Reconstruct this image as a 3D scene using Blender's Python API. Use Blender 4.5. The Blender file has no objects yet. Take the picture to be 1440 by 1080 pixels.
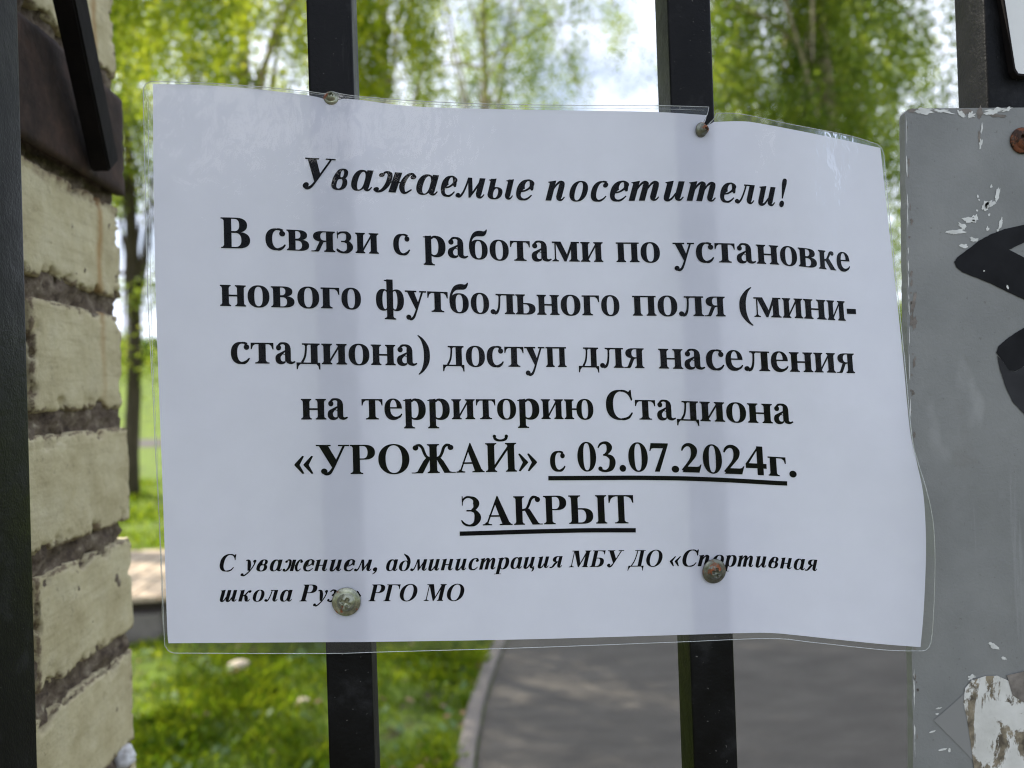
import bpy, bmesh, math, random
import numpy as np
from mathutils import Vector, Matrix, noise, geometry

random.seed(7); rng = np.random.default_rng(7)
sc = bpy.context.scene
COL = sc.collection

# ================================================================ camera
F_PX = 1081.0                                   # focal length in pixels of the 1440 x 1080 photograph
YAW, PITCH, ROLL = math.radians(4.2), math.radians(0.6), 0.033
EYE = Vector((0, 0, 1.5))
_f = Vector((math.sin(YAW) * math.cos(PITCH), math.cos(YAW) * math.cos(PITCH), math.sin(PITCH)))
_r = Vector((math.cos(YAW), -math.sin(YAW), 0)); _u = _r.cross(_f)
CR = _r * math.cos(ROLL) - _u * math.sin(ROLL); CU = _u * math.cos(ROLL) + _r * math.sin(ROLL); CF = _f
cam_data = bpy.data.cameras.new('camera'); cam = bpy.data.objects.new('camera', cam_data); COL.objects.link(cam)
cam.matrix_world = Matrix(((CR.x, CU.x, -CF.x, EYE.x), (CR.y, CU.y, -CF.y, EYE.y), (CR.z, CU.z, -CF.z, EYE.z), (0, 0, 0, 1)))
cam_data.sensor_width = 36.0; cam_data.lens = 36.0 * F_PX / 1440
cam_data.clip_start = 0.01; cam_data.clip_end = 2000
cam_data.dof.use_dof = True; cam_data.dof.focus_distance = 0.314; cam_data.dof.aperture_fstop = 9.0; cam_data.dof.aperture_blades = 0
sc.camera = cam

# ================================================================ sky, sun, exposure
SUN_AZ, SUN_EL = math.radians(-62), math.radians(47)      # behind the gate, to the left
world = bpy.data.worlds.new('World'); sc.world = world; world.use_nodes = True
wn, wl = world.node_tree.nodes, world.node_tree.links
wn.clear()
sky = wn.new('ShaderNodeTexSky'); sky.sky_type = 'NISHITA'; sky.sun_disc = False
sky.sun_elevation = SUN_EL; sky.sun_rotation = SUN_AZ; sky.air_density = 1.0; sky.dust_density = 1.2; sky.ozone_density = 1.0
tc = wn.new('ShaderNodeTexCoord'); mp = wn.new('ShaderNodeMapping'); mp.inputs['Scale'].default_value = (1, 1, 2.2)
nz = wn.new('ShaderNodeTexNoise'); nz.inputs['Scale'].default_value = 3.2; nz.inputs['Detail'].default_value = 7; nz.inputs['Roughness'].default_value = .55
rp = wn.new('ShaderNodeValToRGB'); rp.color_ramp.elements[0].position = .42; rp.color_ramp.elements[1].position = .56; rp.color_ramp.elements[0].color = (.30, .30, .30, 1)
mx = wn.new('ShaderNodeMix'); mx.data_type = 'RGBA'
# added bright spot in the unseen sky behind the camera, for the laminate's glare
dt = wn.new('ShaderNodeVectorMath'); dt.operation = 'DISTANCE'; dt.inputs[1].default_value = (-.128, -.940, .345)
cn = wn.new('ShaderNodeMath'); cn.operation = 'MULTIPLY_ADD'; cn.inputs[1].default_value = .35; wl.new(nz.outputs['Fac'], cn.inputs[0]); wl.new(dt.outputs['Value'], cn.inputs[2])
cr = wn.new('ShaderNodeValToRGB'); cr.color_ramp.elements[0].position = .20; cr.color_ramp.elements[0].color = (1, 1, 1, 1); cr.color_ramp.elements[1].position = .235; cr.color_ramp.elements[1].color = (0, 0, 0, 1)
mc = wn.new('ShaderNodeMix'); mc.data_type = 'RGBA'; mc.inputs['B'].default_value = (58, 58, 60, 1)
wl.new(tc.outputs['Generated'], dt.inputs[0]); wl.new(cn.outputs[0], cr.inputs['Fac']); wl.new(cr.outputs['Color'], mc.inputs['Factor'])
mx.inputs['B'].default_value = (10.3, 11.0, 13.2, 1)     # sunlit cloud, in the sky texture's own units
bg = wn.new('ShaderNodeBackground'); bg.inputs['Strength'].default_value = 0.1
out = wn.new('ShaderNodeOutputWorld')
wl.new(tc.outputs['Generated'], mp.inputs['Vector']); wl.new(mp.outputs['Vector'], nz.inputs['Vector']); 
# cloudier beyond the gate, clearer blue behind the photographer
sx = wn.new('ShaderNodeSeparateXYZ'); bi = wn.new('ShaderNodeMath'); bi.operation = 'MULTIPLY_ADD'; bi.inputs[1].default_value = .075
wl.new(tc.outputs['Generated'], sx.inputs[0]); wl.new(sx.outputs[1], bi.inputs[0]); wl.new(nz.outputs['Fac'], bi.inputs[2]); wl.new(bi.outputs[0], rp.inputs['Fac'])
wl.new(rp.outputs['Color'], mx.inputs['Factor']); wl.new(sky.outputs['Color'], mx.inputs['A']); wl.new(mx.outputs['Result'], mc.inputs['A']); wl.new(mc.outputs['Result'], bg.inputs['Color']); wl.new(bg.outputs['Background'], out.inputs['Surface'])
sun_data = bpy.data.lights.new('sun', 'SUN'); sun_data.energy = 5.0; sun_data.angle = math.radians(.5); sun_data.color = (1.0, .94, .84)
sun = bpy.data.objects.new('sun', sun_data); COL.objects.link(sun)
SUN_DIR = Vector((math.sin(SUN_AZ) * math.cos(SUN_EL), math.cos(SUN_AZ) * math.cos(SUN_EL), math.sin(SUN_EL)))
sun.rotation_euler = SUN_DIR.to_track_quat('Z', 'Y').to_euler()
sc.view_settings.view_transform = 'Standard'; sc.view_settings.look = 'None'; sc.view_settings.gamma = 1.0; sc.view_settings.use_curve_mapping = False
sc.view_settings.exposure = 0.6
sc.render.engine = 'CYCLES'
sc.cycles.use_denoising = True; sc.cycles.max_bounces = 8; sc.cycles.transparent_max_bounces = 12
sc.cycles.sample_clamp_indirect = 4; sc.cycles.filter_width = 1.1

# ================================================================ helpers
def ray(px, py): return CF + CR * ((px - 720) / F_PX) + CU * ((540 - py) / F_PX)
def on_y(px, py, y): d = ray(px, py); return EYE + d * (y / d.y)
def on_x(px, py, x): d = ray(px, py); return EYE + d * (x / d.x)
def on_ground(px, py, z=0.0): d = ray(px, py); return EYE + d * ((z - EYE.z) / d.z)
def tag(o, label=None, cat=None, group=None, kind=None):
    if label: o['label'] = label
    if cat: o['category'] = cat
    if group: o['group'] = group
    if kind: o['kind'] = kind
    return o
def empty(name, loc=(0, 0, 0)):
    o = bpy.data.objects.new(name, None); COL.objects.link(o); o.location = loc; o.empty_display_size = .05
    return o
def link_mesh(name, me, mat, parent=None, smooth=False):
    if mat: me.materials.append(mat)
    o = bpy.data.objects.new(name, me); COL.objects.link(o)
    if parent:
        o.parent = parent; o.matrix_parent_inverse = Matrix.Translation(-Vector(parent.location))
    if smooth: me.polygons.foreach_set('use_smooth', [True] * len(me.polygons))
    return o
def mesh_obj(name, verts, faces, mat, parent=None, smooth=False):
    me = bpy.data.meshes.new(name); me.from_pydata([tuple(v) for v in verts], [], faces); me.update()
    return link_mesh(name, me, mat, parent, smooth)
def np_mesh(name, verts, n, mat, parent=None):
    """verts: (k*n, 3) array, k separate n-gons"""
    verts = np.asarray(verts, np.float32).reshape(-1, 3); k = len(verts) // n
    me = bpy.data.meshes.new(name)
    me.vertices.add(k * n); me.vertices.foreach_set('co', verts.ravel())
    me.loops.add(k * n); me.loops.foreach_set('vertex_index', np.arange(k * n, dtype=np.int32))
    me.polygons.add(k); me.polygons.foreach_set('loop_start', np.arange(0, k * n, n, dtype=np.int32)); me.polygons.foreach_set('loop_total', np.full(k, n, np.int32))
    me.update(calc_edges=True)
    return link_mesh(name, me, mat, parent)
def bm_obj(name, bm, mat, parent=None, smooth=False):
    me = bpy.data.meshes.new(name); bm.to_mesh(me); bm.free()
    return link_mesh(name, me, mat, parent, smooth)
def add_box(bm, lo, hi, bevel=0.0, seg=2):
    r = bmesh.ops.create_cube(bm, size=1.0); vs = r['verts']
    for v in vs:
        v.co = Vector([lo[i] + (v.co[i] + .5) * (hi[i] - lo[i]) for i in range(3)])
    if bevel:
        es = list({e for v in vs for e in v.link_edges})
        bmesh.ops.bevel(bm, geom=es, offset=bevel, segments=seg, affect='EDGES', profile=.6)
def add_tube(bm, pts, radii, n=10, caps=True):
    rings = []; pts = [Vector(p) for p in pts]
    for i, p in enumerate(pts):
        t = (pts[min(i + 1, len(pts) - 1)] - pts[max(i - 1, 0)]).normalized()
        a = t.cross(Vector((0, 1, 0)) if abs(t.y) < .9 else Vector((1, 0, 0))).normalized(); b = t.cross(a)
        rings.append([bm.verts.new(p + (a * math.cos(2 * math.pi * k / n) + b * math.sin(2 * math.pi * k / n)) * radii[i]) for k in range(n)])
    for q, s in zip(rings, rings[1:]):
        for k in range(n): bm.faces.new((q[k], q[(k + 1) % n], s[(k + 1) % n], s[k]))
    if caps: bm.faces.new(rings[0][::-1]); bm.faces.new(rings[-1])
def add_prism(bm, front, depth):
    """closed outline (3-D points) extruded by the vector depth"""
    a = [bm.verts.new(p) for p in front]; b = [bm.verts.new(Vector(p) + depth) for p in front]
    bm.faces.new(a); bm.faces.new(b[::-1])
    for i in range(len(a)): bm.faces.new((a[i], b[i], b[(i + 1) % len(a)], a[(i + 1) % len(a)]))
    bmesh.ops.recalc_face_normals(bm, faces=bm.faces)

# ---------------------------------------------------------------- materials
class Mat:
    def __init__(self, name):
        self.m = bpy.data.materials.new(name); self.m.use_nodes = True
        self.n, self.l = self.m.node_tree.nodes, self.m.node_tree.links
        self.b = self.n['Principled BSDF']; self.o = self.n['Material Output']
        self.tc = self.n.new('ShaderNodeTexCoord'); self.geo = self.n.new('ShaderNodeNewGeometry')
    def noise(self, scale, detail=4, rough=.55, stretch=(1, 1, 1), dist=0.0):
        mp = self.n.new('ShaderNodeMapping'); mp.inputs['Scale'].default_value = stretch
        self.l.new(self.geo.outputs['Position'], mp.inputs['Vector'])
        t = self.n.new('ShaderNodeTexNoise'); t.inputs['Scale'].default_value = scale; t.inputs['Detail'].default_value = detail; t.inputs['Roughness'].default_value = rough; t.inputs['Distortion'].default_value = dist
        self.l.new(mp.outputs['Vector'], t.inputs['Vector']); return t.outputs['Fac']
    def ramp(self, fac, stops):
        r = self.n.new('ShaderNodeValToRGB'); e = r.color_ramp.elements
        while len(e) < len(stops): e.new(.5)
        for el, (p, c) in zip(e, stops): el.position = p; el.color = (*c, 1) if len(c) == 3 else c
        self.l.new(fac, r.inputs['Fac']); return r.outputs['Color']
    def mix(self, fac, a, b, mode='MIX'):
        x = self.n.new('ShaderNodeMix'); x.data_type = 'RGBA'; x.blend_type = mode
        for s, v in (('Factor', fac), ('A', a), ('B', b)):
            if hasattr(v, 'is_linked'): self.l.new(v, x.inputs[s])
            else: x.inputs[s].default_value = v if s == 'Factor' else (*v, 1)
        return x.outputs['Result']
    def math(self, op, a, b=0.0, c=None):
        x = self.n.new('ShaderNodeMath'); x.operation = op
        for i, v in enumerate((a, b, c)):
            if v is None: continue
            if hasattr(v, 'is_linked'): self.l.new(v, x.inputs[i])
            else: x.inputs[i].default_value = v
        return x.outputs[0]
    def axis(self, k):
        s = self.n.new('ShaderNodeSeparateXYZ'); self.l.new(self.geo.outputs['Position'], s.inputs[0]); return s.outputs[k]
    def col(self, c):
        if hasattr(c, 'is_linked'): self.l.new(c, self.b.inputs['Base Color'])
        else: self.b.inputs['Base Color'].default_value = (*c, 1)
        return self
    def set(self, **k):
        for a, v in k.items():
            s = self.b.inputs[a.replace('_', ' ').title().replace('Ior', 'IOR')]
            if hasattr(v, 'is_linked'): self.l.new(v, s)
            else: s.default_value = v
        return self
    def bump(self, h, strength=.3, dist=.002):
        b = self.n.new('ShaderNodeBump'); b.inputs['Strength'].default_value = strength; b.inputs['Distance'].default_value = dist
        self.l.new(h, b.inputs['Height']); self.l.new(b.outputs['Normal'], self.b.inputs['Normal']); return b.outputs['Normal']

def m_black_steel(name, base=(.0022, .0022, .0023)):
    m = Mat(name); n1 = m.noise(900, 3, .6); n2 = m.noise(55, 5, .6)
    m.col(m.ramp(n2, [(.38, base), (.58, tuple(c * 2.0 for c in base)), (.70, (.016, .016, .0165)), (.82, (.02, .019, .017))]))
    cc = m.b.inputs['Base Color'].links[0].from_socket
    scr = m.ramp(m.noise(260, 5, .75, (1, 1, .06)), [(.66, (0, 0, 0)), (.74, (1, 1, 1))]); dust = m.ramp(m.noise(700, 2, .5), [(.735, (0, 0, 0)), (.76, (1, 1, 1))])
    m.col(m.mix(m.math('MULTIPLY', dust, .5), m.mix(m.math('MULTIPLY', scr, .35), cc, (.035, .034, .033)), (.22, .21, .19)))
    m.set(roughness=m.ramp(m.math('ADD', n2, m.math('MULTIPLY', scr, .2)), [(.3, (.34,) * 3), (.75, (.55,) * 3)])); m.b.inputs['Specular IOR Level'].default_value = .14
    m.bump(m.math('ADD', n1, m.math('MULTIPLY', m.noise(140, 4), 2.0)), .35, .0006); return m.m
M = {}
M['black'] = m_black_steel('black_painted_steel')
m = Mat('weld_seam'); m.col(m.ramp(m.noise(400), [(.4, (.02, .02, .02)), (.7, (.06, .05, .04))])).set(roughness=.5); M['weld'] = m.m

# paper: white, slightly see-through to the light behind it
m = Mat('office_paper'); m.col(m.ramp(m.noise(60, 4), [(.3, (.745, .745, .83)), (.7, (.79, .79, .875))])).set(roughness=.8)
m.b.inputs['Specular IOR Level'].default_value = .2
tr = m.n.new('ShaderNodeBsdfTranslucent'); tr.inputs['Color'].default_value = (.82, .79, .88, 1)
ms = m.n.new('ShaderNodeMixShader'); ms.inputs[0].default_value = .26
m.l.new(m.b.outputs[0], ms.inputs[1]); m.l.new(tr.outputs[0], ms.inputs[2]); m.l.new(ms.outputs[0], m.o.inputs['Surface']); M['paper'] = m.m
m = Mat('black_print'); m.col((.004, .004, .005)).set(roughness=.8); m.b.inputs['Specular IOR Level'].default_value = .05; M['ink'] = m.m
# laminate: clear glossy film
def m_film(name, rough, haze, spec):
    m = Mat(name); m.n.remove(m.b)
    t = m.n.new('ShaderNodeBsdfTransparent'); t.inputs['Color'].default_value = (.965, .97, .965, 1)
    g = m.n.new('ShaderNodeBsdfGlossy'); g.inputs['Roughness'].default_value = rough; g.inputs['Color'].default_value = (1, 1, 1, 1)
    d = m.n.new('ShaderNodeBsdfDiffuse'); d.inputs['Color'].default_value = (.75, .78, .74, 1)
    fr = m.n.new('ShaderNodeFresnel'); fr.inputs['IOR'].default_value = 1.5
    bp = m.n.new('ShaderNodeBump'); bp.inputs['Strength'].default_value = .35; bp.inputs['Distance'].default_value = .0012
    m.l.new(m.math('ADD', m.noise(130, 3, .5, (1, 1, .6), .4), m.math('MULTIPLY', m.noise(28, 2), 1.6)), bp.inputs['Height'])
    m.l.new(bp.outputs[0], g.inputs['Normal']); m.l.new(bp.outputs[0], fr.inputs['Normal'])
    a = m.n.new('ShaderNodeMixShader'); a.inputs[0].default_value = haze; m.l.new(t.outputs[0], a.inputs[1]); m.l.new(d.outputs[0], a.inputs[2])
    b = m.n.new('ShaderNodeMixShader'); m.l.new(m.math('MULTIPLY', fr.outputs[0], spec), b.inputs[0]); m.l.new(a.outputs[0], b.inputs[1]); m.l.new(g.outputs[0], b.inputs[2])
    m.l.new(b.outputs[0], m.o.inputs['Surface']); return m.m
M['film'] = m_film('clear_laminate', .06, .0, .17)
M['film_border'] = m_film('laminate_border', .16, .022, .7)
M['film_edge'] = m_film('laminate_edge', .22, .34, 2.5)

# masonry
XP = -0.232                                     # plane of the pillar's side face
def m_brick():
    m = Mat('cream_painted_brick')
    base = m.ramp(m.noise(40, 6, .6), [(.3, (.50, .43, .255)), (.5, (.59, .52, .325)), (.72, (.66, .595, .40))])
    streak = m.ramp(m.noise(130, 5, .75, (1, .16, 1.8)), [(.38, (.5, .45, .38)), (.5, (1, 1, 1))])
    c = m.mix(.22, base, streak, 'MULTIPLY')
    c = m.mix(.55, c, m.ramp(m.noise(22, 5, .65), [(.32, (.74, .72, .68)), (.6, (1, 1, 1))]), 'MULTIPLY')
    at = m.n.new('ShaderNodeAttribute'); at.attribute_name = 'wear'
    wr = m.ramp(m.math('ADD', at.outputs['Fac'], m.math('MULTIPLY', m.math('SUBTRACT', m.noise(170, 5, .7), .5), 1.6)), [(.46, (0, 0, 0)), (.60, (1, 1, 1))])
    c = m.mix(m.math('MULTIPLY', wr, .85), c, m.ramp(m.noise(240, 4), [(.3, (.10, .065, .04)), (.7, (.27, .20, .13))]))
    dirt = m.ramp(m.noise(150, 6, .72), [(.60, (0, 0, 0)), (.70, (1, 1, 1))])
    c = m.mix(m.math('MULTIPLY', dirt, .5), c, (.16, .12, .085))
    pit = m.ramp(m.noise(75, 5, .75, (1, 1, 1), .6), [(.70, (0, 0, 0)), (.74, (1, 1, 1))])
    c = m.mix(pit, c, (.10, .055, .035))
    # rust run-off below the bracket
    y, z = m.axis(1), m.axis(2)
    ys = on_x(143, 450, XP).y
    wob = m.math('MULTIPLY', m.math('SUBTRACT', m.noise(30, 3), .5), .012)
    d = m.math('ABSOLUTE', m.math('SUBTRACT', m.math('ADD', y, wob), ys))
    band = m.math('SUBTRACT', 1.0, m.math('MULTIPLY', d, 1 / .006)); band = m.math('MAXIMUM', band, 0)
    fade = m.math('MULTIPLY_ADD', z, 1 / .12, -(1.5 - .03) / .12); fade = m.math('MINIMUM', m.math('MAXIMUM', fade, 0), 1)
    c = m.mix(m.math('MULTIPLY', m.math('MULTIPLY', band, fade), .75), c, (.36, .19, .05))
    zb_ = on_x(173, 284, XP).z - .016
    top = m.math('MULTIPLY_ADD', z, 1 / .012, -zb_ / .012)
    patch = m.math('ADD', top, m.math('MULTIPLY', m.math('SUBTRACT', m.noise(75, 5, .65), .5), 4.0))
    patch = m.math('MULTIPLY', m.math('MINIMUM', m.math('MAXIMUM', patch, 0), 1), m.math('LESS_THAN', z, 1.66))
    c = m.mix(m.math('MULTIPLY', patch, .85), c, m.ramp(m.noise(200, 4), [(.3, (.10, .055, .03)), (.7, (.26, .17, .10))]))
    m.col(c).set(roughness=.75); m.b.inputs['Specular IOR Level'].default_value = .25
    m.bump(m.math('ADD', m.noise(220, 6, .7), m.math('MULTIPLY', m.noise(60, 5, .65), 1.4)), .6, .0016); return m.m
M['brick'] = m_brick()
m = Mat('weathered_mortar'); m.col(m.ramp(m.noise(110, 6, .7), [(.3, (.045, .03, .022)), (.48, (.15, .112, .08)), (.60, (.25, .20, .145)), (.70, (.50, .45, .34))])).set(roughness=.95); m.bump(m.noise(260, 6, .7), .9, .003); M['mortar'] = m.m
m = Mat('lime_lump'); m.col(m.ramp(m.noise(120, 4), [(.3, (.5, .48, .46)), (.6, (.74, .74, .76))])).set(roughness=.7); M['lime'] = m.m
m = Mat('rusty_iron'); m.col(m.ramp(m.noise(45, 6, .7), [(.3, (.022, .016, .014)), (.52, (.05, .033, .027)), (.7, (.085, .05, .038)), (.85, (.16, .15, .15))])).set(roughness=.75); m.b.inputs['Specular IOR Level'].default_value = .15; m.bump(m.noise(220, 5, .6), .5, .0012); M['rust_iron'] = m.m
m = Mat('dark_iron'); m.col(m.ramp(m.noise(60, 5), [(.3, (.008, .007, .007)), (.75, (.016, .013, .012))])).set(roughness=.75); m.b.inputs['Specular IOR Level'].default_value = .1; m.bump(m.noise(200, 4), .3, .001); M['dark_iron'] = m.m

# screws
def m_screw(name, zinc, rust_at, k=1.0):
    m = Mat(name)
    n = m.noise(500, 5, .65); big = m.noise(170, 4, .6)
    c = m.ramp(n, [(.3, tuple(v * .45 for v in zinc)), (.6, zinc), (.8, tuple(min(1, v * 1.5) for v in zinc))])
    rust = m.ramp(n, [(.3, (.09 * k, .025 * k, .008 * k)), (.6, (.26 * k, .075 * k, .018 * k)), (.85, (.33, .17, .06))])
    f = m.ramp(big, [(rust_at, (0, 0, 0)), (rust_at + .05, (1, 1, 1))])
    m.col(m.mix(f, c, rust)); m.set(roughness=m.ramp(big, [(rust_at - .05, (.28,) * 3), (rust_at + .05, (.75,) * 3)]), metallic=m.math('SUBTRACT', .85, m.math('MULTIPLY', f, .8)))
    m.bump(n, .3, .0004); return m.m
M['zinc'] = m_screw('zinc_screw', (.34, .35, .26), .575)
M['zinc_dull'] = m_screw('dull_zinc_screw', (.20, .205, .165), .55)
M['rusty_screw'] = m_screw('rusty_screw', (.05, .03, .02), .49, .7)

# sheet metal signs
def m_grey_paint():
    m = Mat('grey_board_paint')
    c = m.ramp(m.noise(26, 6, .6), [(.3, (.172, .175, .166)), (.5, (.203, .206, .196)), (.7, (.232, .234, .222))])
    sm = m.ramp(m.noise(22, 5, .6, (1, 1, .7), .5), [(.60, (0, 0, 0)), (.78, (1, 1, 1))]); c = m.mix(m.math('MULTIPLY', sm, .55), c, (.15, .132, .108))
    pale = m.ramp(m.noise(30, 3, .5, (1.6, 1, .8), .2), [(.66, (0, 0, 0)), (.8, (1, 1, 1))]); c = m.mix(m.math('MULTIPLY', pale, .28), c, (.5, .5, .48))
    speck = m.ramp(m.noise(420, 3, .7), [(.66, (0, 0, 0)), (.72, (1, 1, 1))]); c = m.mix(m.math('MULTIPLY', speck, .55), c, (.12, .115, .10))
    scr = m.ramp(m.noise(120, 5, .7, (1, 1, .05)), [(.64, (0, 0, 0)), (.72, (1, 1, 1))]); c = m.mix(m.math('MULTIPLY', scr, .12), c, (.5, .5, .5))
    m.col(c).set(roughness=m.ramp(m.noise(60, 4), [(.3, (.42,) * 3), (.7, (.6,) * 3)])); m.b.inputs['Specular IOR Level'].default_value = .35
    m.bump(m.math('ADD', m.noise(900, 2), m.math('MULTIPLY', m.noise(110, 5), 1.5)), .25, .0005); return m.m
M['grey'] = m_grey_paint()
m = Mat('chipped_white_paint'); m.col(m.ramp(m.noise(200, 5), [(.3, (.5, .5, .46)), (.6, (.66, .66, .62))])).set(roughness=.55); M['chip'] = m.m
m = Mat('chipped_bare_board'); m.col(m.ramp(m.noise(160, 5), [(.3, (.11, .095, .08)), (.7, (.24, .21, .18))])).set(roughness=.8); m.bump(m.noise(300, 4), .5, .001); M['bare'] = m.m
m = Mat('black_marker_paint'); m.col(m.ramp(m.noise(45, 5, .6), [(.35, (.005, .005, .006)), (.75, (.016, .016, .018))])).set(roughness=.6); m.b.inputs['Specular IOR Level'].default_value = .12; M['marker'] = m.m
m = Mat('thin_marker_paint'); m.col(m.ramp(m.noise(45, 5, .6), [(.35, (.018, .018, .019)), (.75, (.04, .04, .043))])).set(roughness=.6); m.b.inputs['Specular IOR Level'].default_value = .12; M['marker_thin'] = m.m
m = Mat('torn_sticker'); m.col(m.mix(m.ramp(m.noise(60, 6, .7, (1.2, 1, .7), .6), [(.50, (0, 0, 0)), (.54, (1, 1, 1))]), m.ramp(m.noise(80, 4), [(.3, (.52, .51, .46)), (.7, (.7, .69, .64))]), m.ramp(m.noise(250, 4), [(.35, (.075, .06, .04)), (.65, (.27, .225, .15))]))).set(roughness=.75); m.bump(m.noise(150, 5), .4, .001); M['sticker'] = m.m
m = Mat('clear_tape'); m.col((.225, .225, .215)).set(roughness=.3); M['tape'] = m.m
m = Mat('white_enamel'); m.col(m.ramp(m.noise(40, 4), [(.3, (.66, .66, .63)), (.7, (.74, .74, .71))])).set(roughness=.4); M['white'] = m.m

# ground
m = Mat('lawn_soil'); n = m.noise(2.2, 6, .65); c = m.ramp(n, [(.3, (.06, .08, .010)), (.5, (.13, .20, .012)), (.7, (.22, .29, .014))])
c = m.mix(m.ramp(m.noise(7, 5, .7), [(.54, (0, 0, 0)), (.66, (1, 1, 1))]), c, (.075, .05, .028)); m.col(c).set(roughness=.95); m.bump(m.noise(40, 5, .7), .8, .03); M['lawn'] = m.m
m = Mat('worn_asphalt'); c = m.ramp(m.noise(3.0, 6, .6, (1, 2.2, 1)), [(.3, (.078, .068, .054)), (.5, (.100, .088, .070)), (.7, (.126, .111, .089))]); c = m.mix(.5, c, m.ramp(m.noise(160, 3, .7), [(.35, (.5, .5, .5)), (.65, (1.0, 1.0, 1.0))]), 'MULTIPLY'); m.col(c).set(roughness=.9); m.bump(m.noise(190, 3), .6, .004); M['asphalt'] = m.m
m = Mat('concrete_edging'); m.col(m.ramp(m.noise(14, 6, .65), [(.3, (.14, .12, .10)), (.7, (.225, .20, .17))])).set(roughness=.9); m.bump(m.noise(120, 4), .5, .003); M['concrete'] = m.m
m = Mat('pale_timber'); m.col(m.ramp(m.noise(9, 6, .6, (6, .6, 1)), [(.3, (.36, .27, .18)), (.7, (.55, .44, .31))])).set(roughness=.8); M['timber'] = m.m
m = Mat('bark'); m.col(m.ramp(m.noise(9, 6, .7, (1, 1, .35)), [(.3, (.035, .026, .018)), (.7, (.11, .085, .058))])).set(roughness=.95); m.bump(m.noise(25, 5, .7, (1, 1, .3)), .8, .03); M['bark'] = m.m
m = Mat('birch_bark'); m.col(m.ramp(m.noise(5, 6, .7, (.5, .5, 2.2)), [(.36, (.05, .04, .03)), (.46, (.34, .27, .19)), (.75, (.48, .40, .29))])).set(roughness=.85); M['birch_bark'] = m.m
def m_leaf(name, a, b, ta, tb, t=.5):
    m = Mat(name); r = m.geo.outputs['Random Per Island']
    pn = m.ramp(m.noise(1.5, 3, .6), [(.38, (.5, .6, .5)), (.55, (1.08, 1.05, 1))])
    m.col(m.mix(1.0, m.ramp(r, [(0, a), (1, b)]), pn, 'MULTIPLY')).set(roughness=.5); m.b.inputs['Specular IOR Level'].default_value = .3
    tr = m.n.new('ShaderNodeBsdfTranslucent'); m.l.new(m.mix(1.0, m.ramp(r, [(0, ta), (1, tb)]), pn, 'MULTIPLY'), tr.inputs['Color'])
    ms = m.n.new('ShaderNodeMixShader'); ms.inputs[0].default_value = t
    m.l.new(m.b.outputs[0], ms.inputs[1]); m.l.new(tr.outputs[0], ms.inputs[2]); m.l.new(ms.outputs[0], m.o.inputs['Surface']); return m.m
M['leaf_bright'] = m_leaf('sunny_birch_leaf', (.10, .16, .016), (.17, .22, .025), (.44, .56, .03), (.68, .70, .06), .6)  # sunlit tone put into the leaf colour
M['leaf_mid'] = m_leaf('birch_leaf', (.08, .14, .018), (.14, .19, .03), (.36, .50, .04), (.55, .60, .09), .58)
M['leaf_dark'] = m_leaf('shaded_birch_leaf', (.06, .105, .018), (.12, .165, .03), (.28, .40, .03), (.48, .54, .07), .55)  # same birch leaf, with the shaded tone put into its colour
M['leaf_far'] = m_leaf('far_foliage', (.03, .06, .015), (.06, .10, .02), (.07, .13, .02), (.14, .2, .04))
M['grass'] = m_leaf('grass_blade', (.06, .13, .010), (.23, .28, .022), (.22, .40, .015), (.58, .66, .03), .45)
M['weed'] = m_leaf('weed_leaf', (.10, .17, .05), (.17, .25, .09), (.15, .25, .06), (.24, .33, .09), .35)
M['litter'] = m_leaf('dry_leaf', (.15, .07, .03), (.36, .22, .12), (.1, .05, .02), (.2, .1, .04), .2)
G = 0.315                                       # front plane of the gate bars (y); the gate runs along x

# ================================================================ ground, path, edging
def sheet(name, pts, z, mat):
    o = mesh_obj(name, [(x, y, z) for x, y in pts], [list(range(len(pts)))], mat); tag(o, kind='structure'); return o
kerb_px = [(633, 1130), (640, 1080), (645, 1040), (655, 1000), (668, 955), (690, 905)]
kerb = [on_ground(x, y, .03) for x, y in kerb_px]
kerb = [Vector((kerb[0].x - .02, .2, 0))] + [Vector((p.x, p.y, 0)) for p in kerb]
kerb += [Vector((kerb[-1].x + .12, kerb[-1].y + .5, 0)), Vector((kerb[-1].x + .40, kerb[-1].y + 1.2, 0)), Vector((kerb[-1].x + 1.2, kerb[-1].y + 2.8, 0)), Vector((kerb[-1].x + 2.6, kerb[-1].y + 5.2, 0)), Vector((kerb[-1].x + 5.5, kerb[-1].y + 10, 0)), Vector((kerb[-1].x + 14, kerb[-1].y + 24, 0))]
KX, KY = [p.x for p in kerb], [p.y for p in kerb]
def smooth_interp(x, xs, ys, h):
    return sum(np.interp(x + d, xs, ys) for d in (-h, -h / 2, 0, h / 2, h)) / 5
def kerb_x(y): return smooth_interp(np.asarray(y, float), KY, KX, .25)
sheet('ground', [(-400, -60), (400, -60), (400, 400), (-400, 400)], -.004, M['lawn'])
ys = np.linspace(-6, 28, 120); xs = kerb_x(ys)
PATH_W = 2.45
sheet('path', [(x + .08, y) for x, y in zip(xs, ys)] + [(x + PATH_W, y) for x, y in zip(xs[::-1], ys[::-1])], .004, M['asphalt'])
sheet('far_path', [(-60, 27.5), (6, 27.5), (6, 34), (-60, 34)], .008, M['asphalt'])
sheet('pavement', [(-14, -8), (14, -8), (14, -.4), (-14, -.4)], .008, M['asphalt'])
BANK_H = 4.1                                    # the grassy bank round the field
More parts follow.
